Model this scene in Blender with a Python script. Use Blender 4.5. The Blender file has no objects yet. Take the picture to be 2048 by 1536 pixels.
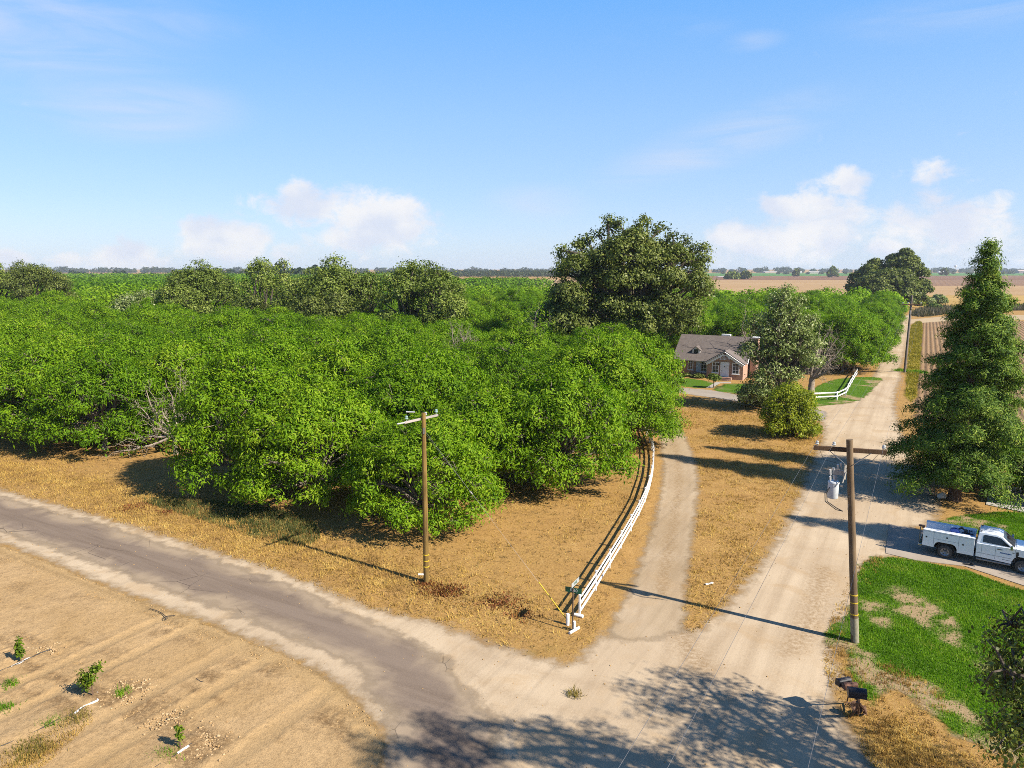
SUN_E = 5.0
SKY_E = 0.12
SKY_SAT = 1.2
SKY_TINT = (1.0, 1.0, 1.0)
SKY_BLEND = 0.8
SKY_STOPS = [(0, (0.50, 0.63, 0.87)), (5, (0.40, 0.58, 0.90)), (11, (0.32, 0.55, 0.92)), (19, (0.17, 0.46, 0.98)), (32, (0.06, 0.24, 0.66)), (60, (0.03, 0.12, 0.38)), (90, (0.025, 0.09, 0.3))]
CLOUD_A = (0.74, 0.79, 0.92)
CLOUD_B = (0.95, 0.94, 0.95)
EXPO = 1.15
ALB = 0.62
HAZE = 0.00008
import bpy, bmesh, math, random
import numpy as np
from mathutils import Vector, Matrix

# ------------------------------------------------------------------ basics
sc = bpy.context.scene
COL = sc.collection
R = math.radians
PI = math.pi
CAM_H = 18.0
PITCH = R(9.22)
CP, SP = math.cos(PITCH), math.sin(PITCH)
F = 1420.0
SUN_EL = R(38.5)
SUN_AZ = (0.845, -0.535)          # horizontal direction from the ground towards the sun
D1 = np.array([0.866, -0.5])      # along the paved road / orchard rows
D2 = np.array([0.5, 0.866])       # along the dirt road


def gp(px, py, z=0.0):
    """where the ray through a photo pixel meets the level z (metres)"""
    u, v = (px - 1024) / F, (py - 768) / F
    k = (CAM_H - z) / (SP + v * CP)
    return (u * k, k * (CP - v * SP))


def h_at(Y, py):
    v = (py - 768) / F
    return CAM_H - Y * (SP + v * CP) / (CP - v * SP)


def x_at(px, Y, h=0.0):
    return (px - 1024) / F * (Y * CP + (CAM_H - h) * SP)


def st(s, t):
    return (D1[0] * s + D2[0] * t, D1[1] * s + D2[1] * t)


def to_st(x, y):
    return (D1[0] * x + D1[1] * y, D2[0] * x + D2[1] * y)


# ------------------------------------------------------------------ materials
class NT:
    def __init__(self, tree):
        self.t = tree
        self.n = tree.nodes
        self.l = tree.links

    def node(self, typ, **kw):
        nd = self.n.new(typ)
        for k, v in kw.items():
            setattr(nd, k, v)
        return nd

    def put(self, sock, val):
        if val is None:
            return
        if isinstance(val, bpy.types.NodeSocket):
            self.l.new(val, sock)
        else:
            if isinstance(val, (tuple, list)) and len(val) == 3 and sock.type == 'RGBA':
                val = (*val, 1.0)
            sock.default_value = val

    def coord(self, kind='Object'):
        return self.node('ShaderNodeTexCoord').outputs[kind]

    def mapping(self, vec, scale=(1, 1, 1), rot=(0, 0, 0), loc=(0, 0, 0)):
        m = self.node('ShaderNodeMapping')
        self.put(m.inputs['Vector'], vec)
        m.inputs['Scale'].default_value = scale
        m.inputs['Rotation'].default_value = rot
        m.inputs['Location'].default_value = loc
        return m.outputs[0]

    def noise(self, vec, scale=1.0, detail=4.0, rough=0.55, dist=0.0):
        n = self.node('ShaderNodeTexNoise')
        self.put(n.inputs['Vector'], vec)
        n.inputs['Scale'].default_value = scale
        n.inputs['Detail'].default_value = detail
        n.inputs['Roughness'].default_value = rough
        n.inputs['Distortion'].default_value = dist
        return n.outputs['Fac']

    def voronoi(self, vec, scale=1.0, feature='F1', rnd=1.0):
        n = self.node('ShaderNodeTexVoronoi', feature=feature)
        self.put(n.inputs['Vector'], vec)
        n.inputs['Scale'].default_value = scale
        n.inputs['Randomness'].default_value = rnd
        return n.outputs['Distance']

    def ramp(self, fac, stops, interp='LINEAR'):
        n = self.node('ShaderNodeValToRGB')
        n.color_ramp.interpolation = interp
        els = n.color_ramp.elements
        while len(els) < len(stops):
            els.new(0.5)
        for e, (p, c) in zip(els, stops):
            e.position = p
            if not isinstance(c, (tuple, list)):
                c = (c, c, c)
            e.color = (*c, 1.0)
        self.put(n.inputs['Fac'], fac)
        return n.outputs['Color']

    def mix(self, fac, a, b, blend='MIX'):
        n = self.node('ShaderNodeMix', data_type='RGBA', blend_type=blend)
        n.clamp_factor = True
        self.put(n.inputs[0], fac)
        self.put(n.inputs[6], a)
        self.put(n.inputs[7], b)
        return n.outputs[2]

    def math(self, op, a, b=None, c=None, clamp=False):
        n = self.node('ShaderNodeMath', operation=op, use_clamp=clamp)
        self.put(n.inputs[0], a)
        if b is not None:
            self.put(n.inputs[1], b)
        if c is not None:
            self.put(n.inputs[2], c)
        return n.outputs[0]

    def rng(self, v, a, b, c=0.0, d=1.0, smooth=True):
        n = self.node('ShaderNodeMapRange', interpolation_type='SMOOTHSTEP' if smooth else 'LINEAR')
        self.put(n.inputs[0], v)
        for i, x in enumerate((a, b, c, d)):
            self.put(n.inputs[i + 1], x)
        return n.outputs[0]

    def attr(self, name):
        return self.node('ShaderNodeAttribute', attribute_name=name).outputs['Fac']

    def bump(self, h, strength=0.5, dist=0.05, normal=None):
        n = self.node('ShaderNodeBump')
        n.inputs['Strength'].default_value = strength
        n.inputs['Distance'].default_value = dist
        self.put(n.inputs['Height'], h)
        if normal is not None:
            self.put(n.inputs['Normal'], normal)
        return n.outputs[0]


def new_mat(name):
    m = bpy.data.materials.new(name)
    m.use_nodes = True
    t = m.node_tree
    t.nodes.clear()
    return m, NT(t)


def finish(m, nt, color, rough=0.9, normal=None, metal=0.0, spec=0.3, alpha=None, coat=0.0):
    out = nt.node('ShaderNodeOutputMaterial')
    b = nt.node('ShaderNodeBsdfPrincipled')
    nt.put(b.inputs['Base Color'], nt.mix(1.0, color, (ALB, ALB, ALB), 'MULTIPLY'))
    nt.put(b.inputs['Roughness'], rough)
    nt.put(b.inputs['Metallic'], metal)
    nt.put(b.inputs['Specular IOR Level'], spec)
    if coat:
        b.inputs['Coat Weight'].default_value = coat
        b.inputs['Coat Roughness'].default_value = 0.08
    if normal is not None:
        nt.put(b.inputs['Normal'], normal)
    if alpha is not None:
        nt.put(b.inputs['Alpha'], alpha)
    nt.l.new(b.outputs[0], out.inputs['Surface'])
    return m


MATS = {}


def plain(name, col, rough=0.6, metal=0.0, vary=0.12, scale=6.0, spec=0.4, coat=0.0):
    """a plain coloured surface with slight wear so that it is never perfectly even"""
    if name in MATS:
        return MATS[name]
    m, nt = new_mat(name)
    co = nt.coord()
    n = nt.noise(co, scale, 5, 0.6)
    a = tuple(max(0, c * (1 - vary)) for c in col)
    b = tuple(min(1.35, c * (1 + vary)) for c in col)
    c = nt.ramp(n, [(0.3, a), (0.7, b)])
    r = nt.rng(n, 0.3, 0.7, max(0, rough - 0.08), min(1, rough + 0.08))
    MATS[name] = finish(m, nt, c, r, metal=metal, spec=spec, coat=coat)
    return MATS[name]


def leaf_mat(name, stops, trans=0.3, hue_obj=0.25, rough=0.5, trans_tint=(0.5, 0.75, 0.08)):
    m, nt = new_mat(name)
    a = nt.attr('tint')
    oi = nt.node('ShaderNodeObjectInfo')
    f = nt.math('ADD', nt.math('MULTIPLY', a, 1.0 - hue_obj), nt.math('MULTIPLY', oi.outputs['Random'], hue_obj))
    c = nt.mix(1.0, nt.ramp(f, stops), (ALB, ALB, ALB), 'MULTIPLY')
    out = nt.node('ShaderNodeOutputMaterial')
    b = nt.node('ShaderNodeBsdfPrincipled')
    nt.put(b.inputs['Base Color'], c)
    b.inputs['Roughness'].default_value = rough
    b.inputs['Specular IOR Level'].default_value = 0.12
    tr = nt.node('ShaderNodeBsdfTranslucent')
    nt.put(tr.inputs['Color'], nt.mix(0.6, c, nt.mix(1.0, c, (*[x * 2.2 for x in trans_tint],), 'MULTIPLY')))
    mx = nt.node('ShaderNodeMixShader')
    mx.inputs[0].default_value = trans
    nt.l.new(b.outputs[0], mx.inputs[1])
    nt.l.new(tr.outputs[0], mx.inputs[2])
    nt.l.new(mx.outputs[0], out.inputs['Surface'])
    return m


def bark_mat(name, dark, light, scale=3.0):
    m, nt = new_mat(name)
    co = nt.mapping(nt.coord(), (1, 1, 0.25))
    n = nt.noise(co, scale * 3, 6, 0.65, 0.6)
    c = nt.ramp(n, [(0.3, dark), (0.65, light)])
    return finish(m, nt, c, 0.95, nt.bump(n, 0.6, 0.04), spec=0.15)


# ------------------------------------------------------------------ meshes
def np_mesh(name, verts, faces, mat=None, smooth=False, face_attr=None, point_attr=None):
    """verts (n,3); faces (m,k) all of the same size k"""
    verts = np.ascontiguousarray(verts, dtype=np.float32)
    faces = np.ascontiguousarray(faces, dtype=np.int32)
    me = bpy.data.meshes.new(name)
    m, k = faces.shape
    me.vertices.add(len(verts))
    me.vertices.foreach_set('co', verts.ravel())
    me.loops.add(m * k)
    me.loops.foreach_set('vertex_index', faces.ravel())
    me.polygons.add(m)
    me.polygons.foreach_set('loop_start', np.arange(0, m * k, k, dtype=np.int32))
    if smooth:
        me.polygons.foreach_set('use_smooth', np.ones(m, dtype=bool))
    me.update(calc_edges=True)
    for nm, arr in (face_attr or {}).items():
        at = me.attributes.new(nm, 'FLOAT', 'FACE')
        at.data.foreach_set('value', np.ascontiguousarray(arr, dtype=np.float32))
    for nm, arr in (point_attr or {}).items():
        at = me.attributes.new(nm, 'FLOAT', 'POINT')
        at.data.foreach_set('value', np.ascontiguousarray(arr, dtype=np.float32))
    if mat:
        me.materials.append(mat)
    return me


def link(name, data, parent=None, loc=None, rotz=None):
    o = bpy.data.objects.new(name, data)
    COL.objects.link(o)
    if parent is not None:
        o.parent = parent
    if loc is not None:
        o.location = loc if len(loc) == 3 else (loc[0], loc[1], 0)
    if rotz is not None:
        o.rotation_euler = (0, 0, rotz)
    return o


def tag(o, label, cat, group=None, kind=None):
    if kind:
        o['kind'] = kind
    if label:
        o['label'] = label
    if cat:
        o['category'] = cat
    if group:
        o['group'] = group
    return o


def thing(name, label, cat, loc=(0, 0, 0), rotz=0.0, group=None):
    o = link(name, None, None, loc, rotz)
    o.empty_display_size = 0.3
    return tag(o, label, cat, group)


def copy_thing(root, loc, rotz=0.0, label=None, scale=None, group=None):
    r = root.copy()
    COL.objects.link(r)
    r.location = loc if len(loc) == 3 else (loc[0], loc[1], 0)
    r.rotation_euler = (0, 0, rotz)
    if scale is not None:
        r.scale = scale if isinstance(scale, tuple) else (scale, scale, scale)
    if label:
        r['label'] = label
    if group:
        r['group'] = group
    for ch in list(root.children):
        c = ch.copy()
        COL.objects.link(c)
        c.parent = r
        for g in list(ch.children):
            d = g.copy()
            COL.objects.link(d)
            d.parent = c
    return r


class MB:
    """collects simple solids into one mesh"""

    def __init__(self):
        self.v, self.f = [], []

    def add(self, vs, fs):
        b = len(self.v)
        self.v += [tuple(x) for x in vs]
        self.f += [tuple(b + i for i in f) for f in fs]

    def box(self, c, d, rot=None):
        x, y, z = d[0] / 2, d[1] / 2, d[2] / 2
        vs = [(-x, -y, -z), (x, -y, -z), (x, y, -z), (-x, y, -z), (-x, -y, z), (x, -y, z), (x, y, z), (-x, y, z)]
        if rot is not None:
            vs = [rot @ Vector(p) for p in vs]
        vs = [(p[0] + c[0], p[1] + c[1], p[2] + c[2]) for p in vs]
        self.add(vs, [(0, 3, 2, 1), (4, 5, 6, 7), (0, 1, 5, 4), (1, 2, 6, 5), (2, 3, 7, 6), (3, 0, 4, 7)])

    def bbox(self, a, b):
        self.box([(p + q) / 2 for p, q in zip(a, b)], [abs(q - p) for p, q in zip(a, b)])

    def bar(self, a, b, w, h=None, up=(0, 0, 1)):
        """square bar from a to b"""
        a, b = Vector(a), Vector(b)
        h = h or w
        z = (b - a)
        L = z.length
        z = z.normalized()
        x = z.cross(Vector(up))
        if x.length < 1e-4:
            x = z.cross(Vector((1, 0, 0)))
        x.normalize()
        y = x.cross(z)
        m = Matrix((x, y, z)).transposed()
        self.box((a + b) / 2, (w, h, L), m)

    def tube(self, pts, radii, n=8, cap=True):
        pts = [Vector(p) for p in pts]
        if not isinstance(radii, (list, tuple)):
            radii = [radii] * len(pts)
        base = len(self.v)
        ref = None
        for i, p in enumerate(pts):
            t = (pts[min(i + 1, len(pts) - 1)] - pts[max(i - 1, 0)]).normalized()
            if ref is None:
                ref = t.cross(Vector((0.3, 0.2, 1)))
                if ref.length < 1e-3:
                    ref = t.cross(Vector((1, 0, 0)))
            x = (ref - t * ref.dot(t)).normalized()
            ref = x
            y = t.cross(x)
            for k in range(n):
                a = 2 * PI * k / n
                q = p + (x * math.cos(a) + y * math.sin(a)) * radii[i]
                self.v.append(tuple(q))
        for i in range(len(pts) - 1):
            for k in range(n):
                a, b = base + i * n + k, base + i * n + (k + 1) % n
                self.f.append((a, b, b + n, a + n))
        if cap:
            self.f.append(tuple(base + k for k in range(n))[::-1])
            e = base + (len(pts) - 1) * n
            self.f.append(tuple(e + k for k in range(n)))

    def lathe(self, prof, n=16, axis='z', c=(0, 0, 0), cap=True):
        """prof: (radius, height) pairs"""
        base = len(self.v)
        for r, h in prof:
            for k in range(n):
                a = 2 * PI * k / n
                p, q = r * math.cos(a), r * math.sin(a)
                if axis == 'z':
                    w = (p, q, h)
                elif axis == 'y':
                    w = (p, h, q)
                else:
                    w = (h, p, q)
                self.v.append((w[0] + c[0], w[1] + c[1], w[2] + c[2]))
        for i in range(len(prof) - 1):
            for k in range(n):
                a, b = base + i * n + k, base + i * n + (k + 1) % n
                self.f.append((a, b, b + n, a + n))
        if not cap:
            return
        self.f.append(tuple(base + k for k in range(n))[::-1])
        e = base + (len(prof) - 1) * n
        self.f.append(tuple(e + k for k in range(n)))

    def prism(self, prof, y0, y1, top=None, inset=0.0):
        """profile in x,z extruded along y; points higher than `top` pulled in by `inset`"""
        n = len(prof)
        vs = []
        for y in (y0, y1):
            for (x, z) in prof:
                yy = y
                if top is not None and z > top:
                    yy = y + (inset if y < (y0 + y1) / 2 else -inset)
                vs.append((x, yy, z))
        fs = [tuple(range(n)), tuple(range(2 * n - 1, n - 1, -1))]
        for i in range(n):
            j = (i + 1) % n
            fs.append((j, i, n + i, n + j))
        self.add(vs, fs)

    def build(self, name, mat, parent=None, smooth=False, loc=None, rotz=None, bevel=0.0):
        me = bpy.data.meshes.new(name)
        me.from_pydata(self.v, [], self.f)
        bm = bmesh.new()
        bm.from_mesh(me)
        bmesh.ops.recalc_face_normals(bm, faces=bm.faces)
        bm.to_mesh(me)
        bm.free()
        if smooth:
            me.polygons.foreach_set('use_smooth', [True] * len(me.polygons))
            try:
                me.set_sharp_from_angle(angle=R(40))
            except Exception:
                pass
        me.materials.append(mat)
        o = link(name, me, parent, loc, rotz)
        if bevel > 0:
            b = o.modifiers.new('edge', 'BEVEL')
            b.width = bevel
            b.segments = 2
            b.limit_method = 'ANGLE'
            b.angle_limit = R(35)
        return o


# ------------------------------------------------------------------ 2-D helpers
def sdf(P, poly):
    """signed distance (positive inside) of points P (n,2) to polygon"""
    poly = np.asarray(poly, dtype=float)
    d = np.full(len(P), 1e18)
    ins = np.zeros(len(P), dtype=bool)
    n = len(poly)
    for i in range(n):
        a, b = poly[i], poly[(i + 1) % n]
        e = b - a
        w = P - a
        tt = np.clip((w @ e) / max(e @ e, 1e-12), 0, 1)
        q = w - tt[:, None] * e
        d = np.minimum(d, (q * q).sum(1))
        c1 = P[:, 1] >= a[1]
        c2 = P[:, 1] < b[1]
        cr = e[0] * w[:, 1] - e[1] * w[:, 0]
        ins ^= (c1 & c2 & (cr > 0)) | (~c1 & ~c2 & (cr < 0))
    d = np.sqrt(d)
    return np.where(ins, d, -d)


def smooth_poly(pts, closed=True, sub=4):
    """Catmull-Rom"""
    pts = [np.array(p, float) for p in pts]
    n = len(pts)
    out = []
    rngi = range(n) if closed else range(n - 1)
    for i in rngi:
        p1, p2 = pts[i], pts[(i + 1) % n]
        p0 = pts[(i - 1) % n] if closed or i > 0 else 2 * p1 - p2
        p3 = pts[(i + 2) % n] if closed or i + 2 < n else 2 * p2 - p1
        for k in range(sub):
            t = k / sub
            out.append(0.5 * ((2 * p1) + (p2 - p0) * t + (2 * p0 - 5 * p1 + 4 * p2 - p3) * t * t
                              + (-p0 + 3 * p1 - 3 * p2 + p3) * t ** 3))
    if not closed:
        out.append(pts[-1])
    return out


def ppoly(pix, smooth=True, sub=3):
    w = [gp(*p) for p in pix]
    return smooth_poly(w, True, sub) if smooth else w


def vnoise(x, y, seed, scale):
    """value noise in 0..1"""
    rs = np.random.RandomState(seed)
    N = 256
    g = rs.rand(N, N)
    x, y = x * scale, y * scale
    xi, yi = np.floor(x).astype(int), np.floor(y).astype(int)
    fx, fy = x - xi, y - yi
    fx, fy = fx * fx * (3 - 2 * fx), fy * fy * (3 - 2 * fy)
    a, b = g[xi % N, yi % N], g[(xi + 1) % N, yi % N]
    c, d = g[xi % N, (yi + 1) % N], g[(xi + 1) % N, (yi + 1) % N]
    return (a * (1 - fx) + b * fx) * (1 - fy) + (c * (1 - fx) + d * fx) * fy


def fbm(x, y, seed, scale, octv=4):
    s, a, t = 0, 1.0, 0
    for i in range(octv):
        s = s + a * vnoise(x, y, seed + i, scale * 2 ** i)
        t += a
        a *= 0.5
    return s / t


def sheet(name, poly, cell, z, mat, margin=0.6, height=None, smooth=True, extra=None):
    """level sheet covering a plan polygon; point attribute sd = distance inside its edge"""
    poly = np.asarray(poly, float)
    lo, hi = poly.min(0) - margin, poly.max(0) + margin
    nx, ny = int((hi[0] - lo[0]) / cell) + 2, int((hi[1] - lo[1]) / cell) + 2
    gx, gy = np.meshgrid(lo[0] + cell * np.arange(nx), lo[1] + cell * np.arange(ny), indexing='ij')
    P = np.stack([gx.ravel(), gy.ravel()], 1)
    s = sdf(P, poly)
    idx = np.arange(nx * ny).reshape(nx, ny)
    q = np.stack([idx[:-1, :-1], idx[1:, :-1], idx[1:, 1:], idx[:-1, 1:]], -1).reshape(-1, 4)
    keep = (s[q] > -margin).any(1)
    q = q[keep]
    used = np.unique(q)
    remap = np.full(nx * ny, -1)
    remap[used] = np.arange(len(used))
    q = remap[q]
    P, s = P[used], s[used]
    zz = np.full(len(P), z)
    if height is not None:
        zz = zz + height(P, s)
    me = np_mesh(name, np.column_stack([P, zz]), q, mat, smooth, point_attr={'sd': s})
    for nm, fn in (extra or {}).items():
        at = me.attributes.new(nm, 'FLOAT', 'POINT')
        at.data.foreach_set('value', np.ascontiguousarray(fn(P), dtype=np.float32))
    o = link(name, me)
    o['kind'] = 'structure'
    return o


def edge_alpha(nt, co, amp=0.5, scale=1.5, width=0.12, detail=5):
    n = nt.noise(co, scale, detail, 0.65)
    v = nt.math('ADD', nt.attr('sd'), nt.math('MULTIPLY', nt.math('SUBTRACT', n, 0.5), amp * 2))
    return nt.rng(v, -width, width)
# ------------------------------------------------------------------ ground materials
def st_coords(nt, scale=(1, 1, 1)):
    c = nt.mapping(nt.coord(), rot=(0, 0, R(30)))
    return nt.mapping(c, scale) if scale != (1, 1, 1) else c


SAND_A, SAND_B = (0.52, 0.39, 0.255), (0.69, 0.545, 0.375)
SOIL_A, SOIL_B = (0.58, 0.375, 0.17), (0.71, 0.48, 0.245)


def mat_ground():
    m, nt = new_mat('dry_ground')
    co = nt.coord()
    big = nt.noise(co, 0.09, 5, 0.6)
    mid = nt.noise(co, 0.6, 6, 0.65, 0.4)
    fine = nt.noise(co, 5.0, 6, 0.75)
    vf = nt.noise(co, 28.0, 4, 0.8)
    streak = nt.noise(nt.mapping(nt.mapping(co, rot=(0, 0, 0.6)), (9, 2.2, 1)), 1.0, 5, 0.75, 1.0)
    c1 = nt.ramp(mid, [(0.25, (0.33, 0.195, 0.07)), (0.45, (0.48, 0.30, 0.105)), (0.62, (0.58, 0.37, 0.135)), (0.8, (0.64, 0.45, 0.2))])
    c2 = nt.ramp(streak, [(0.25, (0.28, 0.17, 0.06)), (0.5, (0.50, 0.32, 0.11)), (0.78, (0.66, 0.46, 0.17))])
    c = nt.mix(nt.rng(big, 0.35, 0.62), c1, c2)
    c = nt.mix(nt.math('MULTIPLY', nt.rng(fine, 0.45, 0.72), 0.5), c, (0.22, 0.13, 0.05))
    c = nt.mix(nt.math('MULTIPLY', nt.rng(vf, 0.5, 0.7), 0.7), c, (0.72, 0.50, 0.22))
    pt = nt.noise(co, 1.3, 6, 0.7, 0.8)
    c = nt.mix(nt.math('MULTIPLY', nt.rng(pt, 0.54, 0.7), 0.6), c, (0.23, 0.135, 0.055))
    c = nt.mix(nt.math('MULTIPLY', nt.rng(pt, 0.42, 0.3), 0.6), c, (0.60, 0.44, 0.2))
    sp = nt.noise(co, 9.0, 5, 0.8, 0.5)
    c = nt.mix(nt.rng(sp, 0.52, 0.66, 0, 0.65), c, (0.20, 0.115, 0.045))
    c = nt.mix(nt.rng(sp, 0.46, 0.36, 0, 0.45), c, (0.74, 0.52, 0.24))
    g = nt.noise(co, 0.25, 4, 0.6)
    c = nt.mix(nt.math('MULTIPLY', nt.rng(g, 0.58, 0.74), 0.35), c, (0.17, 0.17, 0.055))
    c = nt.mix(1.0, c, (0.94, 0.86, 0.78), 'MULTIPLY')
    h = nt.math('ADD', nt.math('MULTIPLY', fine, 0.6), nt.math('MULTIPLY', vf, 0.4))
    return finish(m, nt, c, 0.95, nt.bump(h, 0.8, 0.06), spec=0.1)


def near_path(paths, width):
    """closeness 0..1 of points to worn wheel paths given as photo pixels"""
    segs = []
    for p in paths:
        q = smooth_poly([gp(*k) for k in p], False, 6)
        segs += list(zip(q[:-1], q[1:]))

    def f(P):
        d = np.full(len(P), 1e9)
        for a, b in segs:
            e = b - a
            w = P - a
            t = np.clip((w @ e) / max(e @ e, 1e-9), 0, 1)
            r = w - t[:, None] * e
            d = np.minimum(d, (r * r).sum(1))
        return np.exp(-d / width ** 2)
    return f


WHEELS = [[(1410, 1560), (1470, 1380), (1545, 1210), (1630, 1020), (1690, 880), (1735, 780), (1790, 700), (1806, 650)],
          [(1500, 1560), (1540, 1400), (1600, 1220), (1672, 1020), (1722, 880), (1762, 780), (1806, 700), (1814, 650)],
          [(1450, 1330), (1380, 1375), (1290, 1385), (1160, 1365), (1040, 1335), (940, 1300)],
          [(1480, 1420), (1390, 1440), (1270, 1440), (1130, 1420), (1000, 1380), (900, 1320)],
          [(1335, 1260), (1330, 1330), (1290, 1420), (1180, 1500), (1060, 1560)], [(1370, 1275), (1375, 1350), (1350, 1450), (1290, 1560)],
          [(1500, 1210), (1460, 1260), (1410, 1330), (1400, 1420)], [(1660, 1010), (1700, 950), (1780, 960), (1850, 990)], [(1700, 905), (1740, 880), (1790, 900)]]


def mat_sand(name, amp=0.6, width=0.25, ruts=True, a=SAND_A, b=SAND_B, patches=0.5, worn=False):
    m, nt = new_mat(name)
    co = nt.coord()
    sc_ = st_coords(nt, (2.2, 0.10, 1))
    track = nt.noise(sc_, 1.0, 5, 0.6, 0.3)
    big = nt.noise(co, 0.16, 5, 0.62, 0.5)
    fine = nt.noise(co, 9.0, 5, 0.7)
    grit = nt.noise(co, 45.0, 3, 0.8)
    c = nt.ramp(big, [(0.3, a), (0.65, b)])
    if ruts:
        c = nt.mix(nt.math('MULTIPLY', nt.rng(track, 0.42, 0.66), 0.28), c, tuple(x * 0.76 for x in a))
        t2 = nt.noise(st_coords(nt, (7, 0.3, 1)), 1.0, 4, 0.6, 0.8)
        c = nt.mix(nt.math('MULTIPLY', nt.rng(t2, 0.52, 0.7), 0.16), c, tuple(min(1, x * 1.12) for x in b))
    if patches:
        p = nt.noise(co, 0.33, 4, 0.6, 0.8)
        c = nt.mix(nt.math('MULTIPLY', nt.rng(p, 0.5, 0.66), patches), c, (0.54, 0.375, 0.21))
    if worn:
        wn = nt.noise(co, 4.5, 6, 0.75)
        wk = nt.math('MULTIPLY', nt.attr('track'), nt.rng(wn, 0.25, 0.6))
        c = nt.mix(nt.math('MULTIPLY', wk, 0.4), c, (0.38, 0.27, 0.165))
        c = nt.mix(nt.math('MULTIPLY', nt.attr('strip'), nt.rng(wn, 0.35, 0.65, 0, 0.8)), c, (0.33, 0.21, 0.10))
    c = nt.mix(nt.math('MULTIPLY', nt.rng(fine, 0.5, 0.8), 0.4), c, tuple(x * 0.7 for x in a))
    c = nt.mix(nt.math('MULTIPLY', nt.rng(grit, 0.6, 0.75), 0.5), c, (0.2, 0.14, 0.09))
    h = nt.math('ADD', nt.math('MULTIPLY', fine, 0.5), nt.math('MULTIPLY', track, 0.35))
    return finish(m, nt, c, 0.95, nt.bump(h, 0.5, 0.05), spec=0.1, alpha=edge_alpha(nt, co, amp, 1.1, width))


def mat_asphalt():
    m, nt = new_mat('worn_asphalt')
    co = nt.coord()
    s1 = nt.mapping(nt.mapping(co, rot=(0, 0, R(29))), (0.12, 1.5, 1))
    streak = nt.noise(s1, 1.0, 5, 0.6, 0.4)
    big = nt.noise(co, 0.3, 5, 0.62, 0.6)
    fine = nt.noise(co, 14.0, 5, 0.75)
    grit = nt.noise(co, 60.0, 2, 0.8)
    c = nt.ramp(streak, [(0.3, (0.18, 0.135, 0.105)), (0.6, (0.265, 0.205, 0.162))])
    c = nt.mix(nt.rng(fine, 0.35, 0.75, 0.0, 0.5), c, (0.36, 0.27, 0.195))
    c = nt.mix(nt.rng(grit, 0.62, 0.72, 0, 0.5), c, (0.08, 0.065, 0.06))
    # dust blown over the edges and in pale drifts
    v = nt.math('ADD', nt.attr('sd'), nt.math('MULTIPLY', nt.math('SUBTRACT', big, 0.5), 3.6))
    dust = nt.rng(v, 1.3, 0.0)
    c = nt.mix(nt.math('MULTIPLY', dust, 0.7), c, (0.50, 0.385, 0.26))
    # cracks
    vo = nt.node('ShaderNodeTexVoronoi', feature='DISTANCE_TO_EDGE')
    w = nt.mix(0.3, co, nt.node('ShaderNodeTexNoise').outputs['Color'])
    nt.put(vo.inputs['Vector'], w)
    vo.inputs['Scale'].default_value = 0.62
    crack = nt.rng(vo.outputs['Distance'], 0.002, 0.009, 1, 0)
    where = nt.rng(nt.noise(co, 0.22, 3, 0.5), 0.5, 0.62)
    c = nt.mix(nt.math('MULTIPLY', nt.math('MULTIPLY', crack, where), 0.75), c, (0.07, 0.055, 0.05))
    h = nt.math('SUBTRACT', fine, nt.math('MULTIPLY', crack, where))
    return finish(m, nt, c, 0.88, nt.bump(h, 0.35, 0.02), spec=0.03, alpha=edge_alpha(nt, co, 1.1, 0.8, 0.45, 7))


def mat_tilled():
    m, nt = new_mat('tilled_soil')
    co = nt.coord()
    big = nt.noise(co, 0.25, 5, 0.6, 0.5)
    fine = nt.noise(co, 7.0, 6, 0.75)
    grit = nt.noise(co, 38.0, 3, 0.8)
    lane = nt.noise(st_coords(nt, (1.1, 0.07, 1)), 1.0, 4, 0.6)
    c = nt.ramp(big, [(0.3, SOIL_A), (0.68, SOIL_B)])
    c = nt.mix(nt.rng(lane, 0.45, 0.7, 0, 0.4), c, (0.50, 0.335, 0.175))
    c = nt.mix(nt.rng(fine, 0.45, 0.75, 0, 0.55), c, (0.20, 0.12, 0.055))
    mid = nt.noise(co, 1.6, 6, 0.7, 0.6)
    c = nt.mix(nt.rng(mid, 0.52, 0.74, 0, 0.5), c, (0.24, 0.145, 0.065))
    c = nt.mix(nt.rng(mid, 0.46, 0.3, 0, 0.35), c, (0.58, 0.40, 0.21))
    c = nt.mix(nt.rng(grit, 0.52, 0.7, 0, 0.6), c, (0.2, 0.12, 0.055))
    c = nt.mix(nt.math('MULTIPLY', nt.attr('rough_band'), nt.rng(fine, 0.3, 0.62)), c, (0.26, 0.16, 0.075))
    c = nt.mix(nt.math('MULTIPLY', nt.attr('lane'), 0.4), c, (0.56, 0.375, 0.18))
    c = nt.mix(nt.rng(nt.attr('sd'), 1.6, 0.2, 0, 0.5), c, (0.58, 0.39, 0.18))
    return finish(m, nt, c, 0.97, nt.bump(nt.math('ADD', fine, nt.math('MULTIPLY', grit, 0.5)), 0.9, 0.06), spec=0.08,
                  alpha=edge_alpha(nt, co, 0.6, 1.3, 0.2))


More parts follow.
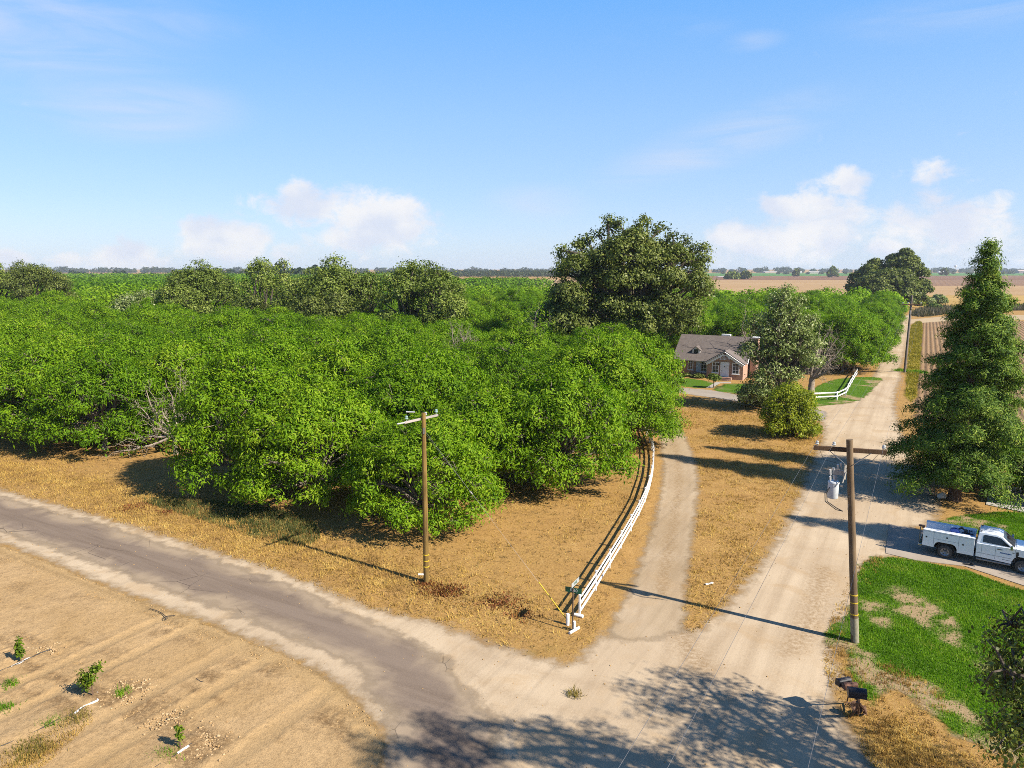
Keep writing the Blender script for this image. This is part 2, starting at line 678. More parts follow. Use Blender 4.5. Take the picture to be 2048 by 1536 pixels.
def mat_rows():
    m, nt = new_mat('furrowed_soil')
    co = nt.coord()
    stc = st_coords(nt)
    w = nt.node('ShaderNodeTexWave', wave_type='BANDS', bands_direction='X')
    nt.put(w.inputs['Vector'], stc)
    w.inputs['Scale'].default_value = 0.33
    w.inputs['Distortion'].default_value = 0.6
    w.inputs['Detail'].default_value = 3
    w.inputs['Detail Scale'].default_value = 1.5
    big = nt.noise(co, 0.05, 4, 0.6)
    fine = nt.noise(nt.mapping(stc, (3, 0.5, 1)), 1.0, 5, 0.7)
    c = nt.ramp(big, [(0.3, (0.30, 0.185, 0.095)), (0.7, (0.40, 0.265, 0.15))])
    c = nt.mix(nt.math('MULTIPLY', nt.rng(w.outputs['Fac'], 0.3, 0.8), 0.55), c, (0.20, 0.12, 0.065))
    c = nt.mix(nt.rng(fine, 0.5, 0.75, 0, 0.5), c, (0.50, 0.35, 0.19))
    return finish(m, nt, c, 0.97, nt.bump(w.outputs['Fac'], 0.7, 0.15), spec=0.08, alpha=edge_alpha(nt, co, 1.2, 0.5, 0.3))


def mat_lawn():
    m, nt = new_mat('patchy_lawn')
    co = nt.coord()
    fine = nt.noise(co, 11.0, 5, 0.75)
    c = nt.ramp(fine, [(0.3, (0.055, 0.12, 0.008)), (0.7, (0.13, 0.25, 0.014))])
    dirt = nt.ramp(fine, [(0.3, (0.33, 0.22, 0.11)), (0.7, (0.50, 0.37, 0.21))])
    k = nt.rng(nt.math('ADD', nt.attr('bare'), nt.math('MULTIPLY', nt.math('SUBTRACT', fine, 0.5), 1.1)), 0.2, 0.8)
    c = nt.mix(k, c, dirt)
    return finish(m, nt, c, 0.95, nt.bump(fine, 0.6, 0.05), spec=0.1, alpha=edge_alpha(nt, co, 1.0, 0.9, 0.25))


def mat_field(name, a, b, rowscale=None, amp=2.0, scale=0.02):
    m, nt = new_mat(name)
    co = nt.coord()
    big = nt.noise(nt.mapping(co, (0.4, 1.6, 1)), scale, 6, 0.65, 0.4)
    c = nt.ramp(big, [(0.3, a), (0.7, b)])
    f = nt.noise(co, scale * 14, 4, 0.7)
    c = nt.mix(nt.rng(f, 0.5, 0.75, 0, 0.4), c, tuple(x * 0.68 for x in a))
    if rowscale:
        w = nt.node('ShaderNodeTexWave', wave_type='BANDS', bands_direction='X')
        nt.put(w.inputs['Vector'], st_coords(nt))
        w.inputs['Scale'].default_value = rowscale
        w.inputs['Distortion'].default_value = 0.4
        c = nt.mix(nt.math('MULTIPLY', w.outputs['Fac'], 0.35), c, tuple(x * 0.6 for x in a))
    return finish(m, nt, c, 0.97, spec=0.05, alpha=edge_alpha(nt, co, amp, 0.06, amp * 0.3))


# ------------------------------------------------------------------ setting sheets
gm = mat_ground()
gmesh = MB()
gmesh.add([(-14000, -300, 0), (14000, -300, 0), (14000, 16000, 0), (-14000, 16000, 0)], [(0, 1, 2, 3)])
go = gmesh.build('ground', gm)
tag(go, None, None, kind='structure')

road_sand = mat_sand('pale_road_sand', 1.1, 0.6, worn=True)
DIRT_PIX = [(-160, 930), (0, 980), (120, 1012), (300, 1064), (430, 1104), (560, 1144), (660, 1186), (770, 1226),
            (856, 1241), (919, 1266), (993, 1292), (1051, 1311), (1090, 1322), (1145, 1326), (1204, 1278), (1231, 1255),
            (1290, 1240), (1352, 1252), (1385, 1268), (1430, 1238), (1480, 1182), (1540, 1105), (1590, 1020), (1625, 930), (1648, 875),
            (1640, 835), (1600, 822), (1640, 811), (1700, 806), (1730, 782), (1752, 745), (1772, 705), (1792, 665), (1811, 632),
            (1822, 632), (1815, 685), (1799, 736), (1802, 755), (1789, 785), (1790, 830), (1815, 900), (1850, 960),
            (1875, 1010), (1850, 1050), (1795, 1058), (1778, 1110), (1738, 1125), (1716, 1180), (1690, 1250), (1655, 1300), (1685, 1345),
            (1660, 1400), (1690, 1460), (1760, 1536), (1850, 1700), (700, 1700), (768, 1536), (775, 1480), (740, 1420), (690, 1375),
            (640, 1340), (560, 1302), (500, 1276), (400, 1236), (300, 1203), (200, 1163), (100, 1118), (0, 1083), (-160, 1020)]
DIRT = ppoly(DIRT_PIX, True, 2)
sheet('dirt_road', DIRT, 0.3, 0.006, road_sand, 1.3, extra={'track': near_path(WHEELS, 0.3), 'strip': near_path([[(1352, 1252), (1400, 1330)], [(1650, 1140), (1620, 1250), (1580, 1300)]], 0.7)})

DRIVE_PIX = [(1225, 1275), (1250, 1200), (1280, 1130), (1305, 1055), (1326, 968), (1324, 900), (1318, 850), (1312, 800), (1318, 772),
             (1345, 778), (1340, 800), (1352, 840), (1382, 900), (1396, 968), (1385, 1068), (1371, 1170), (1358, 1262)]
DRIVE = ppoly(DRIVE_PIX)
dm = mat_sand('driveway_sand', 0.7, 0.4, True, (0.45, 0.33, 0.20), (0.58, 0.45, 0.305), 0.4, worn=True)
MIDL = [[(1322, 1190), (1340, 1080), (1356, 980), (1354, 910), (1338, 850), (1330, 790)]]
SIDE = [[(1275, 1250), (1300, 1130), (1328, 1020), (1340, 960), (1338, 900)], [(1345, 1240), (1358, 1130), (1374, 1010), (1378, 950), (1370, 905)]]
sheet('dirt_driveway', DRIVE, 0.2, 0.011, dm, 0.9, extra={'strip': near_path(MIDL, 0.5), 'track': near_path(SIDE, 0.16)})
HOUSE_DRIVE = ppoly([(1300, 766), (1322, 770), (1370, 776), (1416, 780), (1475, 790), (1540, 806), (1620, 818), (1650, 824),
                     (1640, 842), (1560, 826), (1475, 803), (1407, 793), (1337, 783), (1300, 778)])
sheet('gravel_driveway', HOUSE_DRIVE, 0.5, 0.015,
      mat_sand('grey_gravel', 0.6, 0.3, False, (0.36, 0.31, 0.255), (0.46, 0.40, 0.34), 0.15), 0.8)

ASPHALT_PIX = [(-160, 945), (0, 993), (101, 1022), (220, 1052), (308, 1083), (431, 1121), (558, 1162), (659, 1208), (747, 1248),
               (804, 1272), (868, 1308), (919, 1366), (956, 1405), (985, 1450), (1015, 1536), (1060, 1700), (800, 1700), (788, 1536),
               (784, 1470), (770, 1420), (738, 1372), (706, 1330), (650, 1303), (602, 1281), (505, 1243), (417, 1207), (308, 1172),
               (211, 1133), (101, 1093), (0, 1062), (-160, 1000)]
ASPHALT = ppoly(ASPHALT_PIX)
sheet('asphalt_road', ASPHALT, 0.3, 0.016, mat_asphalt(), 0.7)

lawn_m = mat_lawn()
LAWN1 = ppoly([(1735, 1122), (1790, 1116), (1850, 1126), (1930, 1142), (2048, 1182), (2250, 1245), (2300, 1590), (2048, 1530), (1985, 1500),
               (1930, 1478), (1880, 1440), (1825, 1392), (1780, 1378), (1748, 1402), (1715, 1388), (1700, 1330), (1690, 1290), (1655, 1292), (1655, 1262),
               (1700, 1225), (1712, 1180), (1720, 1145)])
LAWN2 = ppoly([(1850, 1072), (1880, 1042), (1950, 1030), (2048, 1026), (2250, 1065), (2300, 1180), (2048, 1100), (1950, 1066)])
LAWN3 = ppoly([(1366, 757), (1400, 760), (1425, 765), (1436, 770), (1420, 776), (1385, 775), (1345, 768)])
LAWN4 = ppoly([(1428, 780), (1450, 769), (1500, 768), (1545, 775), (1540, 795), (1480, 789)])
LAWN5 = ppoly([(1610, 796), (1640, 770), (1690, 756), (1762, 756), (1748, 775), (1716, 801), (1650, 811), (1600, 812)])
WORN = [(gp(px, py), r, k) for px, py, r, k in ((1815, 1208, 1.1, 0.5), (1850, 1222, 1.3, 0.55), (1890, 1240, 1.2, 0.5), (1780, 1190, 0.9, 0.45), (1765, 1245, 0.8, 0.4), (1835, 1290, 0.7, 0.55), (1800, 1312, 0.6, 0.5),
                                             (1905, 1275, 1.0, 0.45), (1730, 1210, 0.8, 0.5), (1770, 1370, 1.2, 0.5), (1850, 1385, 1.3, 0.5), (1930, 1420, 1.0, 0.45), (1960, 1045, 0.8, 0.5), (2000, 1052, 0.7, 0.5), (1725, 1300, 0.6, 0.4), (1930, 1035, 0.6, 0.5))]


def lawn_bare(poly):
    poly = np.asarray(poly, float)

    def f(P):
        s = sdf(P, poly)
        n = fbm(P[:, 0], P[:, 1], 25, 0.5, 4)
        v = 0.40 - n - np.clip(s - 0.4, -1.5, 2.5) * 0.05
        m = fbm(P[:, 0], P[:, 1], 27, 1.3, 3)
        for (c, r, k) in WORN:
            d2 = ((P - np.array(c)) ** 2).sum(1)
            v = v + 0.62 * k * np.exp(-d2 / (0.8 * r) ** 2) * np.clip(2.6 * m - 0.6, 0, 1.3)
        return np.clip(v * 2.4 + 0.38, 0, 0.8)
    return f


for pl in (LAWN1, LAWN2, LAWN3, LAWN4, LAWN5):
    sheet('lawn', pl, 0.2, 0.013, lawn_m, 1.0, extra={'bare': lawn_bare(pl)})

ROWS = [gp(1846, 643), gp(2400, 640), gp(2700, 850), gp(1980, 850), gp(1832, 842), gp(1834, 780), gp(1840, 700)]
sheet('plowed_field', ROWS, 2.0, 0.012, mat_rows(), 2.0)
WEEDS = ppoly([(1824, 650), (1844, 646), (1837, 750), (1828, 800), (1812, 790), (1815, 740), (1818, 690)])
sheet('weedy_verge', WEEDS, 0.8, 0.016, mat_field('yellow_weeds', (0.33, 0.24, 0.03), (0.42, 0.33, 0.05), None, 1.2, 0.4), 1.6)


def far_sheet(name, pix, z, mat, cell, amp):
    sheet(name, [gp(*p) for p in pix], cell, z, mat, amp)


far_sheet('farm_track', [(1808, 640), (1900, 632), (2400, 626), (2400, 636), (1900, 642), (1812, 648)], 0.02,
          mat_field('track_sand', (0.50, 0.37, 0.22), (0.58, 0.45, 0.29), None, 1.5, 0.1), 3.0, 2.0)
far_sheet('stubble_field', [(1770, 590), (2500, 590), (2500, 616), (1800, 616)], 0.02,
          mat_field('golden_stubble', (0.46, 0.29, 0.09), (0.58, 0.39, 0.14), None, 6, 0.03), 9.0, 8)
far_sheet('bare_field', [(-900, 559), (1740, 559), (2600, 571), (2600, 591), (1760, 591), (1300, 590), (-900, 578)], 0.03,
          mat_field('tan_stubble', (0.44, 0.28, 0.14), (0.53, 0.36, 0.19), None, 8, 0.008), 20.0, 10)
far_sheet('ploughed_field', [(1790, 559.5), (2600, 559.5), (2600, 570), (1800, 572)], 0.05,
          mat_field('ploughed_soil', (0.30, 0.18, 0.11), (0.36, 0.225, 0.14), 0.05, 6, 0.006), 25.0, 8)
far_sheet('fallow_field', [(1300, 552.8), (2600, 550.8), (2600, 560), (1300, 560)], 0.07,
          mat_field('brown_soil', (0.23, 0.125, 0.075), (0.30, 0.165, 0.10), None, 10, 0.004), 45.0, 12)
far_sheet('crop_field', [(1380, 546.5), (1900, 546.2), (2600, 546.6), (2600, 550.4), (1380, 552.2)], 0.25,
          mat_field('green_crop', (0.09, 0.22, 0.05), (0.13, 0.28, 0.07), None, 20, 0.0012), 160.0, 30)

# ------------------------------------------------------------------ tilled field in the foreground: real ruts and clods
RUTS = [(-33.0, 0.3), (-30.9, 0.3), (-27.4, 0.36), (-25.2, 0.36), (-20.9, 0.42)]


def field_height(P, s):
    S, T = to_st(P[:, 0], P[:, 1])
    h = 0.02 + 0.035 * (fbm(S, T, 3, 1.6, 4) - 0.4) + 0.03 * (fbm(S, T, 11, 5.0, 3) - 0.5)
    # ribs made by the harrow, running along the road direction
    band = np.clip((fbm(S, T, 21, 0.32, 2) - 0.52) * 8, 0, 1)
    h += band * 0.07 * (vnoise(S * 0.35, T * 3.0, 31, 1.5) - 0.4) + band * 0.06 * (vnoise(S, T, 41, 4.2) - 0.5)
    near_rut = np.zeros(len(P))
    for i, (rs, w) in enumerate(RUTS):
        c = rs + 0.25 * (vnoise(T, T * 0 + i, 51, 0.12) - 0.5)
        d = np.abs(S - c) / w
        k = np.clip(1.25 - d, 0, 1)
        k = k * k * (3 - 2 * k)
        tread = 0.014 * np.sin(T * 17 + np.abs(S - c) * 14)
        h = h * (1 - k) + k * (-0.015 + tread)
        h += 0.022 * np.exp(-((d - 1.55) / 0.28) ** 2) * (0.4 + vnoise(S, T, 55, 1.5))
        near_rut = np.maximum(near_rut, k)
    # furrow ridge at the field's end and low berms along the young tree row
    h += 0.10 * np.exp(-((T - 21.2 + 0.3 * (vnoise(S, S * 0, 61, 0.5) - 0.5)) / 0.22) ** 2) - 0.06 * np.exp(-((T - 20.75) / 0.25) ** 2)
    for bs in (-35.2, -29.3, -23.2):
        h += 0.10 * np.exp(-((S - bs) / 0.75) ** 2) * np.clip((15.8 - T) / 0.8, 0, 1) * (0.6 + 0.8 * vnoise(S, T, 71, 2.0))
    return np.clip(h + 0.012, -0.002, 1) * np.clip(s / 0.8, 0, 1)


FIELD_PIX = [(-200, 1030), (0, 1092), (100, 1127), (200, 1170), (300, 1210), (400, 1245), (500, 1286), (560, 1308), (640, 1350),
             (690, 1388), (735, 1432), (765, 1485), (760, 1536), (735, 1660), (-300, 1660)]
FIELD = ppoly(FIELD_PIX)


def f_band(P):
    S, T = to_st(P[:, 0], P[:, 1])
    k = np.clip((fbm(S, T, 21, 0.32, 2) - 0.5) * 6, 0, 1) * np.clip((vnoise(S * 0.3, T * 2.4, 33, 1.0) - 0.3) * 3, 0, 1)
    return np.maximum(k, 0.9 * np.exp(-((T - 21.05) / 0.16) ** 2)) * (1 - f_lane(P))


def f_lane(P):
    S, T = to_st(P[:, 0], P[:, 1])
    k = np.zeros(len(P))
    for rs_, w in RUTS:
        k = np.maximum(k, np.clip(1.6 - np.abs(S - rs_) / w, 0, 1))
    return k


sheet('tilled_field', FIELD, 0.1, 0.022, mat_tilled(), 0.5, field_height, extra={'rough_band': f_band, 'lane': f_lane})


# ------------------------------------------------------------------ loose cover: straw, lawn blades, clods, leaves
def scatter(poly, n, seed, holes=(), keep=None):
    poly = np.asarray(poly, float)
    rs = np.random.RandomState(seed)
    lo, hi = poly.min(0), poly.max(0)
    out = []
    got = 0
    while got < n:
        P = lo + rs.rand(n * 2, 2) * (hi - lo)
        ok = sdf(P, poly) > 0
        P = P[ok]
        for h in holes:
            if len(P):
                P = P[sdf(P, h) < 0]
        if keep is not None and len(P):
            P = P[rs.rand(len(P)) < keep(P)]
        out.append(P)
        got += len(P)
        if len(P) == 0:
            break
    return np.concatenate(out)[:n]


def blades(P, seed, hmin, hmax, w, lean, z=0.0):
    """one triangle per blade"""
    rs = np.random.RandomState(seed)
    n = len(P)
    L = hmin + (hmax - hmin) * rs.rand(n)
    a = rs.rand(n) * 2 * PI
    tilt = np.abs(rs.randn(n)) * lean
    tilt = np.clip(tilt, 0, 1.45)
    d = np.stack([np.cos(a) * np.sin(tilt), np.sin(a) * np.sin(tilt), np.cos(tilt)], 1)
    b = a + PI / 2 + rs.randn(n) * 0.6
    sd_ = np.stack([np.cos(b), np.sin(b), np.zeros(n)], 1) * (w * (0.6 + 0.8 * rs.rand(n)) / 2)[:, None]
    p = np.column_stack([P, np.full(n, z)])
    v = np.stack([p - sd_, p + sd_, p + d * L[:, None]], 1).reshape(-1, 3)
    reg = np.clip((fbm(P[:, 0], P[:, 1], seed + 7, 0.9, 4) - 0.28) * 2.2, 0, 1)
    return v, np.arange(3 * n).reshape(-1, 3), np.clip(0.45 * rs.rand(n) + 0.55 * reg, 0, 1)


def blade_obj(name, P, seed, hmin, hmax, w, lean, mat, z=0.0):
    v, f, t = blades(P, seed, hmin, hmax, w, lean, z)
    o = link(name, np_mesh(name, v, f, mat, face_attr={'tint': t}))
    tag(o, None, None, kind='stuff')
    return o


straw_m = leaf_mat('straw', [(0.0, (0.28, 0.165, 0.055)), (0.35, (0.50, 0.31, 0.09)), (0.65, (0.72, 0.48, 0.115)), (1.0, (0.86, 0.64, 0.22))], 0.25, 0.0, 0.7,
                   (0.6, 0.5, 0.3))
green_m = leaf_mat('lawn_green', [(0.0, (0.08, 0.18, 0.008)), (0.5, (0.17, 0.35, 0.012)), (0.78, (0.26, 0.43, 0.02)), (1.0, (0.50, 0.44, 0.12))], 0.3, 0.0, 0.5)

VERGE = ppoly([(-160, 850), (0, 860), (120, 880), (260, 920), (420, 960), (560, 990), (700, 1000), (900, 960), (1080, 900), (1180, 900), (1270, 840), (1300, 870), (1303, 960), (1270, 1080), (1215, 1200), (1180, 1290), (1090, 1318), (993, 1290), (919, 1264), (856, 1239), (770, 1226),
               (660, 1186), (560, 1144), (430, 1104), (300, 1064), (120, 1012), (0, 980), (-160, 930)])
ISLAND = ppoly([(1352, 800), (1470, 806), (1560, 835), (1640, 850), (1640, 890), (1610, 960), (1585, 1020), (1535, 1105), (1475, 1182), (1425, 1238), (1385, 1266),
                (1365, 1250), (1376, 1170), (1390, 1068), (1400, 968), (1388, 900), (1358, 840)])
RIGHTV = ppoly([(1660, 1240), (1720, 1130), (1770, 1120), (1700, 1240), (1720, 1330), (1790, 1330), (1880, 1380), (1980, 1470), (2100, 1480), (2100, 1640), (1780, 1560), (1700, 1450), (1650, 1340)])


def gold(P):
    S, T = to_st(P[:, 0], P[:, 1])
    strip = np.exp(-((T - 30.5 - 1.5 * vnoise(S, T, 5, 0.1)) / 2.2) ** 2) * np.clip((-14 - S) / 10, 0.25, 1)
    return np.clip(0.07 + 0.9 * strip + 0.5 * np.clip(fbm(S, T, 8, 0.35, 3) - 0.45, 0, 1) * 2, 0, 1)


def patchy(P):
    return np.clip((fbm(P[:, 0], P[:, 1], 15, 0.4, 3) - 0.3) * 2.2, 0.08, 1)


def tufts(poly, n, k, seed, spread, keep=None):
    P = scatter(poly, n, seed, keep=keep)
    rs = np.random.RandomState(seed + 1)
    return (P[:, None, :] + rs.randn(len(P), k, 2) * spread).reshape(-1, 2)


blade_obj('dry_grass', tufts(VERGE, 1500, 12, 201, 0.12, gold), 202, 0.08, 0.26, 0.035, 0.55, straw_m)
blade_obj('dry_grass', tufts(VERGE, 1300, 10, 205, 0.10), 206, 0.06, 0.20, 0.03, 1.0,
          leaf_mat('brown_weed', [(0, (0.12, 0.075, 0.03)), (0.6, (0.22, 0.15, 0.06)), (1, (0.34, 0.26, 0.09))], 0.2, 0))
blade_obj('dry_grass', tufts(ISLAND, 1500, 12, 209, 0.10, patchy), 210, 0.08, 0.26, 0.035, 0.9, straw_m)
blade_obj('dry_grass', tufts(RIGHTV, 700, 14, 213, 0.07, patchy), 214, 0.08, 0.24, 0.025, 0.6, straw_m)
blade_obj('dry_grass', scatter(VERGE, 90000, 1, keep=gold), 2, 0.08, 0.30, 0.035, 2.2, straw_m)
blade_obj('dry_grass', scatter(ISLAND, 40000, 3, keep=patchy), 4, 0.08, 0.26, 0.035, 2.2, straw_m)
blade_obj('dry_grass', scatter(RIGHTV, 14000, 5, holes=(LAWN1,), keep=patchy), 6, 0.06, 0.20, 0.03, 2.0, straw_m)


def lawn_keep(poly):
    poly = np.asarray(poly, float)

    def k(P):
        return np.clip(1.0 - 1.15 * lawn_bare(poly)(P), 0.03, 1)
    return k


for i, (pl, n) in enumerate(((LAWN1, 90000), (LAWN2, 40000), (LAWN5, 8000))):
    blade_obj('lawn_grass', scatter(pl, n, 30 + i, keep=lawn_keep(pl)), 40 + i, 0.07, 0.19, 0.035, 0.6, green_m)
# a few green weeds in the dry verge, in the drip lines and by the track
GREENV = ppoly([(280, 985), (420, 1000), (600, 1030), (640, 1080), (560, 1090), (400, 1040), (290, 1005)])
blade_obj('green_weeds', scatter(GREENV, 9000, 50, keep=patchy), 51, 0.12, 0.40, 0.05, 0.5,
          leaf_mat('weed_green', [(0, (0.07, 0.09, 0.03)), (0.6, (0.15, 0.17, 0.05)), (1, (0.34, 0.28, 0.09))], 0.3, 0.0))
wm = leaf_mat('mustard_weed', [(0, (0.18, 0.16, 0.02)), (0.5, (0.36, 0.28, 0.03)), (1, (0.50, 0.40, 0.06))], 0.3, 0.0)
blade_obj('yellow_weeds', scatter(WEEDS, 16000, 52, keep=patchy), 53, 0.15, 0.5, 0.10, 0.5, wm)
for j, (px, py, n, r) in enumerate(((1835, 745, 900, 1.6), (1802, 742, 500, 1.0), (1148, 1390, 160, 0.35), (245, 1388, 260, 0.35), (150, 1440, 500, 0.6),
                                    (335, 1512, 420, 0.45), (100, 1450, 380, 0.4), (10, 1420, 260, 0.4), (20, 1370, 200, 0.35), (60, 1500, 900, 0.9))):
    c = gp(px, py)
    rs = np.random.RandomState(60 + j)
    P = np.array(c) + rs.randn(n, 2) * r * 0.5
    blade_obj('weed_tuft', P, 70 + j, 0.1, 0.32 if r < 1 else 0.6, 0.03 if r < 1 else 0.09, 0.7,
              green_m if j not in (2, 4, 9) else leaf_mat('tuft_mixed', [(0, (0.12, 0.13, 0.03)), (0.5, (0.34, 0.26, 0.06)), (1, (0.52, 0.36, 0.12))], 0.3, 0), 0.03)
DRIP = np.array([gp(0, 1520), gp(40, 1500), gp(100, 1460), gp(150, 1425), gp(190, 1440), gp(150, 1480), gp(90, 1536), gp(0, 1590)])
blade_obj('dry_grass', scatter(DRIP, 3500, 55, keep=patchy), 56, 0.06, 0.24, 0.02, 0.9, straw_m, 0.03)


def rocks(name, P, seed, smin, smax, mat, z=0.02):
    rs = np.random.RandomState(seed)
    n = len(P)
    base = np.array([(1, 0, 0), (-1, 0, 0), (0, 1, 0), (0, -1, 0), (0, 0, 1), (0, 0, -1)], float)
    fc = np.array([(0, 2, 4), (2, 1, 4), (1, 3, 4), (3, 0, 4), (2, 0, 5), (1, 2, 5), (3, 1, 5), (0, 3, 5)])
    size = smin + (smax - smin) * rs.rand(n) ** 2.5
    v = base[None] * (0.6 + 0.7 * rs.rand(n, 6, 1)) + rs.randn(n, 6, 3) * 0.12
    a = rs.rand(n) * 2 * PI
    ca, sa = np.cos(a), np.sin(a)
    x = v[:, :, 0] * ca[:, None] - v[:, :, 1] * sa[:, None]
    y = v[:, :, 0] * sa[:, None] + v[:, :, 1] * ca[:, None]
    v = np.stack([x, y, v[:, :, 2] * 0.7], -1) * size[:, None, None]
    v += np.column_stack([P, np.full(n, z) + size * 0.2])[:, None, :]
    f = (fc[None] + (np.arange(n) * 6)[:, None, None]).reshape(-1, 3)
    o = link(name, np_mesh(name, v.reshape(-1, 3), f, mat, face_attr={'tint': np.repeat(rs.rand(n), 8)}))
    tag(o, None, None, kind='stuff')
    return o


clod_m = leaf_mat('clod', [(0, (0.40, 0.245, 0.10)), (0.6, (0.50, 0.32, 0.14)), (1, (0.56, 0.38, 0.18))], 0.0, 0.0, 0.95)


def clod_keep(P):
    S, T = to_st(P[:, 0], P[:, 1])
    k = np.clip((fbm(S, T, 21, 0.32, 2) - 0.5) * 5, 0.04, 1)
    for rs_, w in RUTS:
        k = np.where(np.abs(S - rs_) < w * 1.1, 0.0, k)
        k = np.where(np.abs(np.abs(S - rs_) - w * 1.6) < 0.14, np.maximum(k, 0.45), k)
    k = np.where(np.abs(T - 21.3) < 0.25, 0.8, k)
    return k


rocks('soil_clods', scatter(FIELD, 15000, 80, keep=clod_keep), 81, 0.012, 0.065, clod_m)
for j, (px, py, r, n) in enumerate(((250, 1385, 0.9, 500), (400, 1490, 1.0, 600), (95, 1300, 0.8, 250), (330, 1440, 0.9, 300))):
    rs = np.random.RandomState(90 + j)
    rocks('soil_clods', np.array(gp(px, py)) + rs.randn(n, 2) * r * 0.5, 95 + j, 0.015, 0.085,
          leaf_mat('dry_clod', [(0, (0.42, 0.27, 0.13)), (1, (0.62, 0.45, 0.26))], 0, 0, 0.95), 0.05)
rocks('pebbles', scatter(DIRT, 2500, 99), 98, 0.01, 0.05, clod_m, 0.005)

litter_m = leaf_mat('fallen_leaf', [(0, (0.13, 0.045, 0.015)), (0.6, (0.25, 0.09, 0.03)), (1, (0.36, 0.16, 0.05))], 0.1, 0)
for j, (px, py, rx, n) in enumerate(((890, 1182, 1.0, 900), (850, 1168, 0.5, 200), (1000, 1205, 1.1, 450), (1040, 1230, 0.8, 200), (270, 1015, 1.3, 500), (330, 1025, 0.6, 200))):
    rs = np.random.RandomState(110 + j)
    P = np.array(gp(px, py)) + rs.randn(n, 2) * np.array([rx, rx * 0.75]) * 0.6
    blade_obj('fallen_leaves', P, 120 + j, 0.06, 0.2, 0.09, 1.3, litter_m, 0.01)
# ------------------------------------------------------------------ foliage
def unit(a):
    return a / np.maximum(np.linalg.norm(a, axis=-1, keepdims=True), 1e-9)


def leaf_cloud(rs, C, O, m, sigma, L, W, up=0.4, jit=0.8, droop=0.3, tint_spread=0.22):
    """m leaves around each clump centre C with outward direction O -> verts, quads, tints"""
    n = len(C)
    sg = np.asarray(sigma, float) * np.ones(n)
    off = rs.randn(n, m, 3) * sg[:, None, None] * np.array([1, 1, 0.75])
    p = C[:, None, :] + off
    o = unit(off * 0.8 / sg[:, None, None] + O[:, None, :] * 1.2 + np.array([0, 0, up]) + rs.randn(n, m, 3) * jit)
    a = unit(np.cross(o, rs.randn(n, m, 3)))
    a = unit(a + np.array([0, 0, -droop]) * rs.rand(n, m, 1))
    b = unit(np.cross(o, a))
    l = L * (0.6 + 0.8 * rs.rand(n, m, 1))
    w = W * (0.6 + 0.8 * rs.rand(n, m, 1)) * 0.5
    mid = p + a * l * 0.45
    tip = p + a * l + np.array([0, 0, -0.25]) * l * droop
    v = np.stack([p, mid + b * w + o * w * 0.35, tip, mid - b * w + o * w * 0.35], 2).reshape(-1, 3)
    q = np.arange(len(v)).reshape(-1, 4)
    ct = rs.rand(n, 1)
    t = np.clip(0.5 + (ct - 0.5) * 0.7 + rs.randn(n, m) * tint_spread, 0, 1).ravel()
    return v, q, t


def bez(a, c, b, n):
    a, b, c = Vector(a), Vector(b), Vector(c)
    return [a * (1 - t) ** 2 + c * 2 * t * (1 - t) + b * t * t for t in [i / n for i in range(n + 1)]]


def limbs(mb, rs, base, fork, targets, r0, twigs=(), sides=7, lean=0.35, twig_r=0.02):
    """trunk, limbs to each target, then twigs from the nearest limb point to each clump"""
    base, fork = Vector(base), Vector(fork)
    k = base.lerp(fork, 0.5) + Vector((rs.randn() * 0.1, rs.randn() * 0.1, 0)) * r0 * 2
    pts = [base + Vector((0, 0, -0.1)), base + Vector((0, 0, 0.15)), k, fork]
    mb.tube(pts, [r0 * 1.5, r0 * 1.15, r0 * 0.95, r0 * 0.85], sides + 2)
    nodes = []
    for T in targets:
        T = Vector(T)
        d = T - fork
        ctrl = fork + Vector((d.x * lean, d.y * lean, d.z * 0.75)) + Vector(rs.randn(3)) * d.length * 0.07
        n = 6
        pl = bez(fork, ctrl, T, n)
        for i in range(1, n):
            pl[i] = pl[i] + Vector(rs.randn(3)) * d.length * 0.02
        ra = r0 * 0.55 * (0.75 + 0.5 * rs.rand())
        mb.tube(pl, [ra * (1 - 0.8 * i / n) + 0.012 for i in range(n + 1)], sides - 1)
        nodes += [(p, ra * (1 - 0.8 * i / n)) for i, p in enumerate(pl)][1:]
    if len(twigs) and nodes:
        NP = np.array([list(p) for p, _ in nodes])
        for c in twigs:
            dd = ((NP - c) ** 2).sum(1)
            i = int(dd.argmin())
            a = Vector(NP[i])
            c = Vector(c)
            md = a.lerp(c, 0.5) + Vector(rs.randn(3)) * (c - a).length * 0.12 + Vector((0, 0, 0.12)) * (c - a).length
            mb.tube([a, md, c], [min(nodes[i][1] * 0.6, twig_r * 2.2) + 0.008, twig_r, twig_r * 0.35], 4, False)


def lobes_to_clumps(rs, lobes, per, squash=0.75, low=-0.35):
    """lobes: (centre, radius). clump points over the upper part of each lobe"""
    C, O = [], []
    for c, r in lobes:
        k = max(3, int(per * (r ** 2)))
        d = unit(rs.randn(k * 3, 3))
        d = d[d[:, 2] > low][:k]
        rad = r * (0.72 + 0.4 * rs.rand(len(d), 1))
        C.append(np.array(c) + d * rad * np.array([1, 1, squash]))
        O.append(d)
    return np.concatenate(C), np.concatenate(O)


